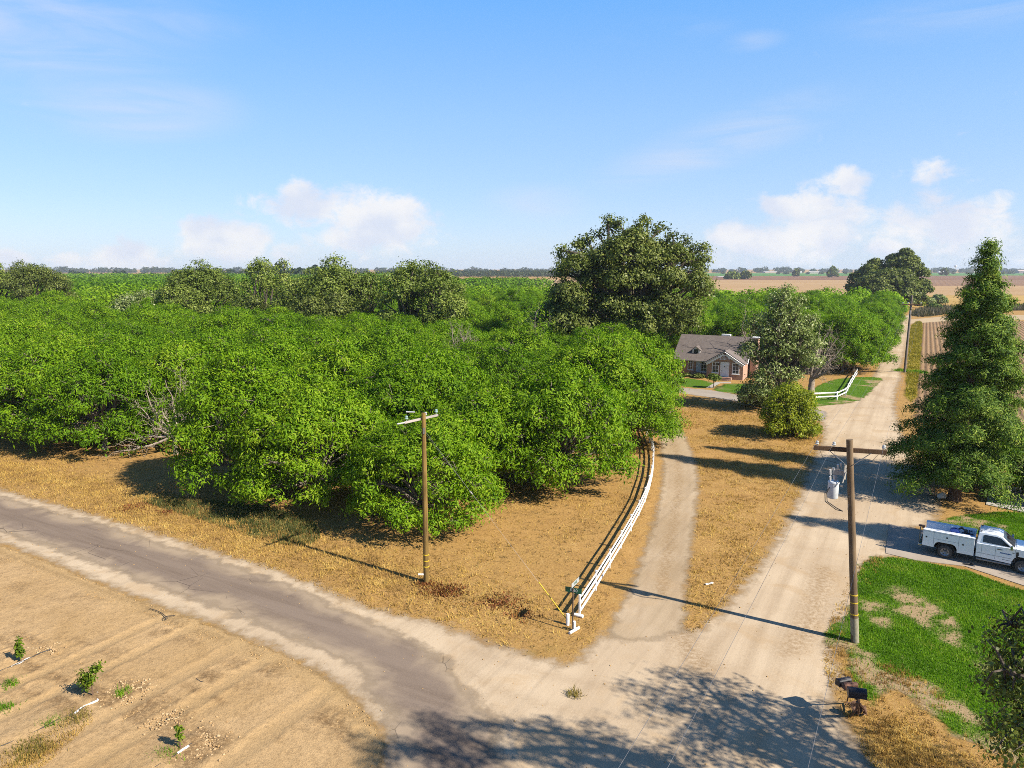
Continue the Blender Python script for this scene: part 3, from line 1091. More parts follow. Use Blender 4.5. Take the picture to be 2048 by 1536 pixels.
WALNUT_LEAF = leaf_mat('walnut_leaf', [(0.0, (0.055, 0.14, 0.003)), (0.35, (0.14, 0.28, 0.005)), (0.7, (0.225, 0.385, 0.009)), (1.0, (0.37, 0.49, 0.03))], 0.28, 0.3, 0.6)
OAK_LEAF = leaf_mat('oak_leaf', [(0.0, (0.085, 0.125, 0.02)), (0.5, (0.19, 0.255, 0.042)), (1.0, (0.35, 0.41, 0.085))], 0.2, 0.3, 0.45)
DARK_LEAF = leaf_mat('dark_oak_leaf', [(0.0, (0.06, 0.085, 0.018)), (0.5, (0.14, 0.18, 0.036)), (1.0, (0.30, 0.335, 0.08))], 0.2, 0.15, 0.42)  # darker leaf greens than the other oaks
OLIVE_LEAF = leaf_mat('pale_leaf', [(0.0, (0.10, 0.145, 0.038)), (0.45, (0.22, 0.285, 0.075)), (0.8, (0.38, 0.44, 0.16)), (1.0, (0.68, 0.69, 0.44))], 0.2, 0.1, 0.4)
SHRUB_LEAF = leaf_mat('shrub_leaf', [(0.0, (0.10, 0.14, 0.01)), (0.5, (0.25, 0.31, 0.018)), (1.0, (0.45, 0.48, 0.035))], 0.25, 0.2)
GREEN_LEAF = leaf_mat('bright_shrub_leaf', [(0.0, (0.05, 0.10, 0.012)), (0.6, (0.13, 0.20, 0.03)), (1.0, (0.24, 0.28, 0.07))], 0.25, 0.2)
RED_LEAF = leaf_mat('redwood_needle', [(0.0, (0.04, 0.10, 0.014)), (0.5, (0.12, 0.22, 0.022)), (0.85, (0.28, 0.39, 0.04)), (1.0, (0.44, 0.48, 0.10))], 0.18, 0.1, 0.6)
FAR_LEAF = leaf_mat('far_oak_leaf', [(0.0, (0.03, 0.05, 0.02)), (0.5, (0.055, 0.08, 0.03)), (1.0, (0.10, 0.12, 0.05))], 0.2, 0.5)
WALNUT_BARK = bark_mat('walnut_bark', (0.15, 0.12, 0.09), (0.36, 0.30, 0.235))
OAK_BARK = bark_mat('oak_bark', (0.06, 0.048, 0.038), (0.17, 0.14, 0.11))
PALE_BARK = bark_mat('dead_bark', (0.24, 0.19, 0.15), (0.48, 0.395, 0.31))
RED_BARK = bark_mat('redwood_bark', (0.10, 0.06, 0.04), (0.22, 0.14, 0.095))


def cloud_mesh(name, parts, mat):
    V, Q, T, b = [], [], [], 0
    for v, q, t in parts:
        V.append(v)
        Q.append(q + b)
        T.append(t)
        b += len(v)
    return np_mesh(name, np.concatenate(V), np.concatenate(Q), mat, face_attr={'tint': np.concatenate(T)})


def dome_lobes(rs, H, Rr, n, lob, skirt=0.25, top=0.95, lean=(0, 0)):
    out = []
    for i in range(n):
        q = (i + 0.5) / n
        rr = Rr * 0.82 * math.sqrt(q) * (0.9 + 0.2 * rs.rand())
        a = i * 2.39996 + rs.rand() * 0.7
        f = rr / Rr
        z = H * (top - lob / H) * (1 - 0.55 * f ** 2.0) * (0.9 + 0.16 * rs.rand())
        out.append(((rr * math.cos(a) + lean[0] * z / H, rr * math.sin(a) + lean[1] * z / H, z), lob * (0.75 + 0.5 * rs.rand())))
    ns = int(n * skirt * 2.2)
    for i in range(ns):
        a = 2 * PI * (i + rs.rand() * 0.8) / ns
        rr = Rr * (0.72 + 0.22 * rs.rand())
        z = H * (0.17 + 0.30 * rs.rand())
        out.append(((rr * math.cos(a), rr * math.sin(a), z), lob * (0.6 + 0.45 * rs.rand())))
    return out


def crown_tree(seed, H, Rr, nl, lob, per, m, sigma, L, W, leafm, barkm, r0, fork_h, droop=0.35, squash=0.8, skirt=0.25,
               name='tree', label='', cat='tree', group=None, twig_frac=0.35, up=0.4, lobes=None, top=0.95, bare=0.0, jit=0.8):
    rs = np.random.RandomState(seed)
    lobes = lobes or dome_lobes(rs, H, Rr, nl, lob, skirt, top)
    C, O = lobes_to_clumps(rs, lobes, per, squash)
    ok = C[:, 2] > 0.35
    C, O = C[ok], O[ok]
    full = rs.rand(len(C)) >= bare
    root = thing(name, label, cat, (0, 0, 0), 0, group)
    mb = MB()
    tg = [c for c, r in lobes]
    tw = C[rs.rand(len(C)) < twig_frac]
    limbs(mb, rs, (0, 0, 0), (rs.randn() * 0.15, rs.randn() * 0.15, fork_h), tg, r0, tw, 7, twig_r=0.027 * H / 10)
    mb.build('trunk', barkm, root, True)
    link('crown', cloud_mesh('crown', [leaf_cloud(rs, C[full], O[full], m, sigma, L, W, up, jit, droop)], leafm), root)
    return root


# ------------------------------------------------------------------ the walnut orchard
WG = 'walnut trees of the orchard'
protos = []
for i in range(6):
    protos.append(crown_tree(200 + i, 10.0 + 0.5 * (i % 3), 5.65, 30, 1.5, 8.5, 46, 0.32, 0.29, 0.105, WALNUT_LEAF, WALNUT_BARK,
                             0.24, 1.5 + 0.2 * (i % 2), 0.5, 0.75, 0.55, 'walnut_tree', 'x', 'tree', WG, 0.5, 0.5, bare=0.06))
rs0 = np.random.RandomState(9)
spots = []
for j in range(0, 8):
    t = 39 + 9.9 * j
    for k in range(-1, 26):
        s = -29.8 - 9.9 * k
        if k == -1:
            continue
        if j == 2 and k == 0:
            s, t = to_st(*gp(1112, 972))
            spots.append((s, t, 'fence'))
            continue
        if j == 0 and k in (2, 4):
            s += 1.4 if k == 2 else -1.4
        if j >= 5 and k < 1:
            continue
        if j >= 6 and k < 1:
            continue
        if j == 7 and k > 4:
            continue
        if k == 3 and j == 0:
            continue                       # the dead tree stands here
        x, y = st(s, t)
        if x < -0.74 * y - 10:
            continue
        spots.append((s, t, 'front'))
spots.append((-25.8, 68.0, 'fence'))
spots.append((-32.0, 80.0, 'fence'))
for q in ((1712, 741), (1672, 733), (1640, 728)):
    spots.append((*to_st(*gp(*q)), 'lawn'))
back = []
for j in range(0, 40):
    t = 136 + 9.9 * j
    for k in range(0, 70):
        s = -11.2 - 9.9 * k
        x, y = st(s, t)
        if x < -0.74 * y - 12 or x > 0.76 * y + 12:
            continue
        if j == 0 and 1 <= k <= 4:
            continue
        if s > -260 and t > 297:
            continue
        back.append((math.hypot(x, y), s, t))
back.sort()
n_ind = 296 - len(spots)
for d, s, t in back[:n_ind]:
    spots.append((s, t, 'side' if s > -13 else 'back'))
rest = back[n_ind:]

FRONT_NAMES = {
    (0, 0): 'walnut tree whose pale trunk shows right behind the tall pole by the paved road',
    (0, 1): 'front row walnut tree just left of the tall pole, branches sweeping to the ground',
    (0, 2): 'front row walnut tree third from the fence corner, with a dangling leafy branch',
    (0, 4): 'front row walnut tree just left of the leafless dead tree',
    (0, 5): 'leftmost front row walnut tree, its bare trunk visible at the edge of the photo',
    (1, 0): 'second row walnut tree straight behind the guy wire of the tall wooden pole',
}
used_proto = set()
for (s, t, kind) in spots:
    js, ks = (s, t)
    s2, t2 = s + rs0.randn() * 0.45, t + rs0.randn() * 0.45
    if kind == 'back':
        s2, t2 = s2 + rs0.randn() * 0.3, t2 + rs0.randn() * 0.3
    x, y = st(s2, t2)
    i = rs0.randint(0, 6)
    rz = rs0.rand() * 6.28
    scl = 0.86 + 0.28 * rs0.rand()
    if kind == 'fence':
        scl = 0.9 if t > 60 else 1.02
    sz = scl * (0.93 + 0.14 * rs0.rand())
    if kind == 'front':
        key = (round((t - 39) / 9.9), round((-29.8 - s) / 9.9))
        lab = FRONT_NAMES.get(key, 'bright green walnut tree inside the dense near orchard block, before the tall oaks')
    elif kind == 'fence':
        lab = ('walnut tree with a low branch hanging over dry ground beside the white rail fence' if t < 60 else
               'walnut tree leaning over the bend of the white rail fence and the sandy driveway' if t < 75 else
               'walnut tree behind the one leaning over the fence bend, facing the brick house')
    elif kind == 'lawn':
        lab = 'walnut tree at the orchard corner behind the dead leaning tree and the short white fence'
    elif kind == 'side':
        lab = 'walnut tree at the orchard edge overhanging the far stretch of the dirt road'
    else:
        lab = 'green walnut tree in the far orchard block beyond the tall oaks and the house'
    if i not in used_proto:
        used_proto.add(i)
        o = protos[i]
        o.location = (x, y, 0)
        o.rotation_euler = (0, 0, rz)
        o.scale = (scl, scl, sz)
        o['label'] = lab
    else:
        copy_thing(protos[i], (x, y, 0), rz, lab, (scl, scl, sz))


def far_canopy(name, S, seed, H, Rr, m_cl, m_lf, L, W, mat, label):
    """many low-detail crowns as one mass"""
    rs = np.random.RandomState(seed)
    n = len(S)
    P = np.array(S, float) + rs.randn(n, 2) * 0.6
    d = unit(rs.randn(n, m_cl, 3))
    d[..., 2] = np.abs(d[..., 2])
    hs = H * (0.85 + 0.3 * rs.rand(n, 1))
    C = np.stack([P[:, 0:1] + d[..., 0] * Rr, P[:, 1:2] + d[..., 1] * Rr, hs * (0.42 + 0.5 * d[..., 2])], -1).reshape(-1, 3)
    v, q, t = leaf_cloud(rs, C, d.reshape(-1, 3), m_lf, Rr * 0.17, L, W, 0.5, 0.6, 0.3)
    tt = np.repeat(rs.rand(n), m_cl * m_lf) * 0.4 + t * 0.6
    o = link(name, np_mesh(name, v, q, mat, face_attr={'tint': tt}))
    tag(o, label, 'orchard', None, 'stuff')
    return o


near_rest = [st(s, t) for d, s, t in rest if d < 380]
mid_rest = [st(s, t) for d, s, t in rest if d >= 380]
print('walnut individuals', len(spots), 'rest', len(near_rest), len(mid_rest))
far_canopy('far_orchard', near_rest, 300, 10.2, 5.0, 60, 9, 1.1, 0.55, WALNUT_LEAF, 'far rows of the green walnut orchard seen as one canopy')
if mid_rest:
    far_canopy('far_orchard', mid_rest, 301, 10.2, 5.2, 34, 6, 1.8, 0.9, WALNUT_LEAF, 'most distant rows of the walnut orchard on the left')
lf = []
for j in range(0, 75):
    t = 136 + 9.9 * 40 + 12 * j
    for k in range(0, 120):
        s = -270 - 12 * k
        x, y = st(s, t)
        if x < -0.75 * y - 20 or y > 1150 or x > -0.13 * y - 25:
            continue
        lf.append((x, y))
far_canopy('far_orchard', lf, 302, 10.0, 6.2, 20, 4, 3.0, 1.6, WALNUT_LEAF, 'orchard canopy fading towards the left horizon')
# another orchard beyond the tan field
lo = []
for j in range(34):
    y = 1560 + 26 * j
    for k in range(110):
        x = -0.16 * y - 40 + k * 16
        if x > 0.17 * y:
            continue
        lo.append((x, y))
far_canopy('distant_orchard', lo, 303, 11.0, 8.0, 12, 4, 5.0, 2.6, FAR_LEAF, 'dark green strip of orchard beyond the tan field')

# ------------------------------------------------------------------ big oaks of the creek line
def oak(seed, H, Rr, label, name='oak_tree', leafm=OAK_LEAF, nl=40, lob=2.6, group=None, per=3.2, m=34, L=0.42, W=0.27, **kw):
    return crown_tree(seed, H, Rr, nl, lob, per, m, 0.55, L, W, leafm, OAK_BARK, H * 0.032, H * 0.16, 0.2, 0.85,
                      kw.pop('skirt', 0.6), name, label, 'tree', group, 0.16, 0.35, top=0.97, **kw)


OG = 'oaks of the creek line across the orchard'


def place_px(o, px, Y, rz=0.0):
    o.location = (x_at(px, Y), Y, 0)
    o.rotation_euler = (0, 0, rz)
    return o


def oak_at(seed, px, Y, wpx, top, label, **kw):
    H = h_at(Y, top)
    Rr = wpx / F * Y / 2 * 1.28
    rz = kw.pop('rz', 0.0)
    return place_px(oak(seed, H, Rr, label, lob=kw.pop('lob', max(1.5, Rr * 0.26)), **kw), px, Y, rz)


# the giant oak beside the house: hand-placed masses so that its broad ragged outline matches
def giant_oak():
    Y = 116.0
    X = x_at(1262, Y)
    rs = np.random.RandomState(77)
    spec = [(1262, 484, 30), (1308, 498, 28), (1222, 505, 26), (1250, 482, 26), (1292, 490, 28), (1325, 502, 24), (1215, 500, 24), (1172, 516, 22), (1215, 441, 10), (1238, 448, 13), (1290, 442, 12), (1322, 455, 11), (1345, 472, 14), (1365, 484, 12), (1402, 502, 12), (1412, 522, 9), (1176, 480, 13), (1156, 490, 10), (1140, 512, 11), (1128, 532, 11), (1262, 462, 14), (1200, 470, 12), (1200, 520, 34), (1250, 510, 40), (1300, 520, 38),
            (1350, 515, 34), (1380, 527, 22), (1395, 540, 20), (1150, 530, 30), (1128, 545, 24), (1180, 560, 40), (1235, 560, 44), (1290, 565, 44),
            (1345, 560, 40), (1385, 570, 30), (1405, 590, 26), (1130, 590, 34), (1115, 622, 30), (1165, 610, 42), (1215, 615, 44), (1270, 620, 46),
            (1325, 615, 44), (1375, 620, 36), (1130, 650, 34), (1170, 655, 34), (1240, 655, 40), (1290, 655, 40), (1340, 650, 36), (1385, 650, 26),
            (1310, 680, 26), (1235, 690, 28), (1122, 500, 9), (1124, 515, 12), (1270, 452, 16), (1222, 458, 16), (1312, 462, 14), (1405, 516, 14), (1380, 496, 16), (1168, 490, 14)]
    lobes = []
    for (px, py, r) in spec:
        for dep in ((-0.55, 0.0, 0.55) if r > 28 else (0.0,)):
            dy = dep * 8.0 + rs.randn() * 1.2
            yy = Y + dy
            x = x_at(px + rs.randn() * 4, yy, 12) - X
            z = h_at(yy, py)
            lobes.append(((x, dy, z), max(0.5, r / F * yy * (0.55 + 0.45 * rs.rand()))))
    o = crown_tree(78, 27, 14, 0, 3, 5.4, 46, 0.5, 0.42, 0.26, DARK_LEAF, OAK_BARK, 0.95, 5.5, 0.2, 0.85, 0, 'oak_tree',
                   'giant spreading oak with dark grey green crown, tallest tree, left of the brick house', 'tree', None, 0.12, lobes=lobes)
    o.location = (X, Y, 0)
    return o


giant_oak()
oak_at(410, 1118, 116, 110, 585, 'dark low tree tucked under the left side of the giant oak', leafm=DARK_LEAF, nl=20, name='shade_tree', skirt=0.5)
oak_at(411, 822, 135, 104, 514, 'left one of two tall olive green oaks standing close together before the tan field', group=OG, nl=24)
oak_at(412, 876, 133, 96, 512, 'right one of two tall olive green oaks, with a dark trunk gap beside it', group=OG, nl=24)
oak_at(413, 905, 128, 60, 575, 'small olive oak at the right foot of the twin oaks', group=OG, nl=12)
oak_at(414, 668, 146, 120, 512, 'wide brownish green oak in the middle of the creek line, highest of its clump', group=OG, nl=30)
oak_at(415, 602, 148, 90, 548, 'brownish oak at the left of the middle clump of oaks', group=OG, nl=20)
oak_at(416, 728, 145, 86, 530, 'round oak at the right of the middle clump of oaks', group=OG, nl=20)
oak_at(417, 655, 138, 120, 575, 'low dark oak in front of the middle clump of oaks', group=OG, nl=22, leafm=DARK_LEAF)
oak_at(418, 528, 156, 72, 514, 'narrow tall oak between the middle clump and the round oak', group=OG, nl=16)
oak_at(4181, 572, 160, 50, 520, 'slim oak peeking out behind the middle clump of oaks', group=OG, nl=12)
oak_at(419, 408, 168, 118, 520, 'big round olive green oak standing alone left of the oak clumps', group=OG, nl=30)
oak_at(420, 372, 160, 84, 560, 'lower oak joined to the left of the big round oak', group=OG, nl=16)
oak_at(421, 300, 162, 104, 570, 'greyish green bushy tree with a bare pole of a twig above it', group=OG, nl=18, leafm=OLIVE_LEAF)
oak_at(422, 72, 205, 112, 515, 'tall dark green oak near the left edge with sky gaps in its crown', group=OG, nl=26, leafm=DARK_LEAF)
oak_at(423, -4, 200, 84, 522, 'olive oak cut off by the left edge of the photo', group=OG, nl=18)
oak_at(424, 505, 150, 60, 575, 'short dark oak under the narrow tall oak', group=OG, nl=12, leafm=DARK_LEAF)
oak_at(430, 1740, 352, 62, 519, 'left one of the three dark oaks at the end of the dirt road', nl=20, leafm=DARK_LEAF, L=1.0, W=0.7)
oak_at(431, 1798, 345, 74, 500, 'tallest of the three dark oaks at the end of the dirt road', nl=26, leafm=DARK_LEAF, L=1.0, W=0.7, skirt=0.6)
oak_at(432, 1770, 335, 90, 535, 'lower front one of the three dark oaks at the end of the dirt road', nl=22, leafm=DARK_LEAF, L=1.0, W=0.7, skirt=0.6)

# ------------------------------------------------------------------ the pale tree, round shrub and dead trees before the house
def spec_tree(seed, px0, py0, spec, label, name, leafm, barkm, depth, per, m, sigma, L, W, r0, fork, twig=0.25, droop=0.3, cat='tree', squash=0.9, up=0.4, dcopies=(-0.6, 0, 0.6)):
    X, Y = gp(px0, py0)
    rs = np.random.RandomState(seed)
    lobes = []
    for (px, py, r) in spec:
        rad = r / F * Y
        for dep in (dcopies if rad > 0.6 else (0,)):
            dy = dep * depth + rs.randn() * 0.15 * depth
            yy = Y + dy
            z = h_at(yy, py)
            lobes.append(((x_at(px, yy, z) - X, dy, max(0.3, z)), rad * (1 - 0.12 * abs(dep))))
    o = crown_tree(seed + 1, 10, 5, 0, 1, per, m, sigma, L, W, leafm, barkm, r0, fork, droop, squash, 0, name, label, cat, None, twig, up, lobes=lobes)
    o.location = (X, Y, 0)
    return o


spec_tree(500, 1556, 822, [(1568, 592, 14), (1560, 612, 22), (1580, 625, 24), (1545, 640, 28), (1590, 655, 28), (1565, 660, 30), (1530, 675, 28), (1608, 680, 24),
                           (1560, 700, 34), (1525, 715, 26), (1595, 715, 28), (1540, 745, 28), (1575, 750, 26), (1520, 770, 28), (1500, 790, 24), (1535, 790, 26), (1620, 650, 16), (1505, 650, 16), (1498, 700, 20), (1628, 690, 20), (1630, 725, 18), (1575, 580, 10), (1548, 598, 14), (1600, 605, 14), (1622, 635, 12)],
          'tall leafy tree with silvery green tufts standing before the brick house', 'silvery_tree', OLIVE_LEAF, OAK_BARK, 2.6, 7, 18, 0.36, 0.36, 0.16, 0.3, 2.2)
spec_tree(505, 1505, 812, [(1492, 790, 16), (1510, 800, 16), (1525, 812, 14), (1488, 805, 12), (1535, 826, 12)],
          'dark sprawling bush at the foot of the silvery tree', 'bush', DARK_LEAF, OAK_BARK, 1.6, 12, 18, 0.25, 0.3, 0.16, 0.1, 0.4, cat='bush')
spec_tree(510, 1586, 872, [(1580, 790, 26), (1600, 800, 26), (1560, 805, 26), (1545, 830, 24), (1575, 835, 34), (1612, 830, 26), (1550, 855, 20), (1585, 862, 28), (1618, 860, 20), (1625, 875, 12), (1570, 785, 16)],
          'round yellow green shrub in the dry island beside the dirt road', 'round_shrub', SHRUB_LEAF, OAK_BARK, 2.2, 18, 22, 0.24, 0.26, 0.12, 0.12, 0.5, cat='shrub')
spec_tree(515, 1472, 690, [(1470, 650, 14), (1485, 658, 12), (1458, 656, 12), (1478, 668, 14)],
          'yellowish small tree behind the roof ridge of the brick house', 'small_tree', SHRUB_LEAF, OAK_BARK, 2.0, 3, 18, 0.5, 0.5, 0.3, 0.2, 2.0)


def bare_tree(px0, py0, tips, label, name, r0, fork_h, seed, twigs=90, spread=1.0, leaves=None):
    X, Y = gp(px0, py0)
    rs = np.random.RandomState(seed)
    o = thing(name, label, 'tree', (X, Y, 0))
    mb = MB()
    T = []
    for (px, py, dy) in tips:
        z = h_at(Y + dy, py)
        T.append((x_at(px, Y + dy, z) - X, dy, z))
    nodes = []
    fork = Vector((rs.randn() * 0.1, rs.randn() * 0.1, fork_h))
    mb.tube([(0, 0, -0.1), (0, 0, 0.2), fork * 0.6, fork], [r0 * 1.5, r0 * 1.15, r0, r0 * 0.9], 9)
    for t in T:
        t = Vector(t)
        d = t - fork
        pl = bez(fork, fork + Vector((d.x * 0.6, d.y * 0.6, d.z * 0.35)) + Vector(rs.randn(3)) * d.length * 0.08, t, 8)
        for i in range(1, 8):
            pl[i] += Vector(rs.randn(3)) * d.length * 0.02
        ra = r0 * (0.45 + 0.25 * rs.rand())
        mb.tube(pl, [ra * (1 - 0.88 * i / 8) + 0.008 for i in range(9)], 6)
        nodes += [(p, d.normalized(), ra * (1 - 0.88 * i / 8)) for i, p in enumerate(pl)][2:]
    allt = []
    for k in range(twigs):
        p, d, ra = nodes[rs.randint(len(nodes))]
        v = (d * 0.7 + Vector(rs.randn(3)) * 0.75 + Vector((0, 0, 0.35)))
        L = spread * (0.6 + 1.3 * rs.rand())
        e = p + v.normalized() * L
        md = p.lerp(e, 0.5) + Vector(rs.randn(3)) * 0.12 * L
        r1 = max(0.016, min(0.045, ra * 0.4))
        mb.tube([p, md, e], [r1, r1 * 0.7, 0.008], 4, False)
        allt.append(e)
        for q in range(3):
            v2 = (v.normalized() + Vector(rs.randn(3)) * 0.8)
            f = md.lerp(e, rs.rand())
            e2 = f + v2.normalized() * L * (0.3 + 0.35 * rs.rand())
            mb.tube([f, f.lerp(e2, 0.5) + Vector(rs.randn(3)) * 0.05, e2], [r1 * 0.55, r1 * 0.4, 0.006], 3, False)
            allt.append(e2)
    mb.build('trunk', PALE_BARK, o, True)
    if leaves:
        sel = [np.array(a) for a in allt if rs.rand() < leaves]
        C = np.array(sel)
        link('crown', cloud_mesh('crown', [leaf_cloud(rs, C, unit(C - np.array([0, 0, 3])), 6, 0.25, 0.4, 0.17, 0.3, 0.8, 0.4)], WALNUT_LEAF), o)
    return o


bare_tree(352, 908, [(290, 765, 0.5), (305, 790, -1), (330, 760, 1), (372, 770, 1.5), (385, 790, 0), (360, 745, 0), (400, 815, 1), (270, 800, -0.5), (250, 880, -2.0), (225, 905, -2.5),
                     (300, 850, -2), (345, 800, 2)], 'leafless dead walnut tree with pale twisted branches in the front row', 'dead_tree', 0.21, 2.0, 600, 120, 1.1, 0.12)
bare_tree(925, 800, [(905, 668, 0), (920, 660, 1), (935, 668, -0.5), (945, 690, 1), (915, 700, -1), (955, 700, 0), (930, 690, -1.5), (900, 700, 1)],
          'grey leafless treetop poking through the green canopy in the orchard middle', 'dead_tree', 0.22, 4.5, 610, 170, 1.1)
bare_tree(1622, 782, [(1640, 662, 1), (1660, 655, 2), (1672, 680, 0), (1690, 690, -1), (1632, 690, 0), (1650, 700, 1), (1680, 712, -2), (1612, 690, 0), (1660, 735, -3)],
          'leaning dead tree with pale bare limbs beside the silvery tree', 'dead_tree', 0.42, 2.0, 620, 150, 1.3)
bare_tree(1500, 755, [(1490, 612, 0), (1505, 622, 1), (1483, 640, -1), (1510, 640, 0)], 'thin bare tree behind the house, half hidden by the silvery tree', 'dead_tree', 0.16, 4.0, 630, 40, 1.2)
bare_tree(1075, 790, [(1070, 640, 0), (1055, 660, 1), (1085, 655, -1), (1040, 668, 1), (1062, 690, 0)], 'thinly leaved tree with dark twigs left of the giant oak', 'sparse_tree', 0.2, 4.0, 640, 70, 1.4, 0.5)


# ------------------------------------------------------------------ redwoods
def redwood(seed, H, R0, label, name='redwood_tree', dens=1.25, low=2.5, lean=(0, 0)):
    rs = np.random.RandomState(seed)
    root = thing(name, label, 'tree', (0, 0, 0), 0, 'redwoods beside the dirt road')
    mb = MB()
    mb.tube([(0, 0, -0.1), (0, 0, 0.4), (lean[0] * 0.3, lean[1] * 0.3, H * 0.4), (lean[0], lean[1], H * 0.98)], [0.62, 0.46, 0.30, 0.03], 10)
    C, O, S = [], [], []
    z = low
    while z < H * 0.985:
        f = z / H
        prof = R0 * min(1.0, 0.62 + f * 2.6) * (1 - f) ** 0.72 * 1.06
        nb = max(3, int(6.6 - 2 * f))
        a0 = rs.rand() * 6.28
        for k in range(nb):
            a = a0 + 2 * PI * k / nb + rs.randn() * 0.25
            big = 0.55 + 0.68 * rs.rand()
            Lb = max(0.35, prof * big)
            dz = Lb * (0.10 - 0.42 * (1 - f) + 0.12 * rs.randn())
            tip = np.array([math.cos(a) * Lb, math.sin(a) * Lb, dz])
            bx = np.array([lean[0] * f, lean[1] * f, z])
            mid = bx + tip * 0.5 + np.array([0, 0, 0.12 * Lb])
            mb.tube([bx, mid, bx + tip], [0.055 * (1 - f) + 0.015, 0.03 * (1 - f) + 0.012, 0.008], 4, False)
            ns = max(3, int(Lb * 5.2 * dens))
            for q in range(ns):
                u = 0.30 + 0.74 * (q + rs.rand()) / ns
                p = bx * (1 - u) ** 2 + 2 * u * (1 - u) * mid + u * u * (bx + tip) if u <= 1 else bx + tip * u
                side = np.array([-math.sin(a), math.cos(a), 0]) * rs.randn() * 0.23 * Lb * (1.1 - u * 0.75)
                C.append(p + side + np.array([0, 0, rs.randn() * 0.10 - 0.05]))
                O.append(np.array([math.cos(a), math.sin(a), 0.25]))
                S.append(0.17 + 0.02 * Lb)
        z += 0.42 + 0.2 * f * rs.rand() + 0.2 * rs.rand()
    C, O = np.array(C), np.array(O)
    mb.build('trunk', RED_BARK, root, True)
    link('crown', cloud_mesh('crown', [leaf_cloud(rs, C, O, 38, np.array(S), 0.27, 0.07, 0.45, 0.6, 0.35, 0.16)], RED_LEAF), root)
    return root


X, Y = gp(1908, 1000)
h1 = h_at(Y, 474)
o = redwood(700, h1, 4.8, 'tallest pointed redwood beside the dirt road, its thick trunk showing above the white bucket', lean=(0.9, 0.2))
o.location = (X, Y, 0)
Yb = 58.6
o = redwood(710, h_at(Yb, 545) + 0.4, 4.6, 'second pointed redwood right behind the tallest one, its tip lower and to the left', lean=(-0.6, 0))
o.location = (x_at(1952, Yb), Yb, 0)
# a third one stands outside the picture and shades the pickup
k = gp(1560, 1030)
hh = 18.0
o = redwood(720, hh, 4.3, 'redwood standing outside the right edge, shading the white pickup truck')
o.location = (k[0] + SUN_AZ[0] * hh / math.tan(SUN_EL), k[1] + SUN_AZ[1] * hh / math.tan(SUN_EL), 0)

spec_tree(740, 2050, 990, [(2036, 930, 26), (2060, 915, 30), (2030, 960, 24), (2062, 960, 30), (2046, 985, 22), (2075, 985, 24), (2085, 930, 30)],
          'leafy green shrub at the right edge below the redwoods', 'edge_shrub', GREEN_LEAF, OAK_BARK, 1.2, 14, 18, 0.25, 0.28, 0.14, 0.1, 0.6, cat='shrub')


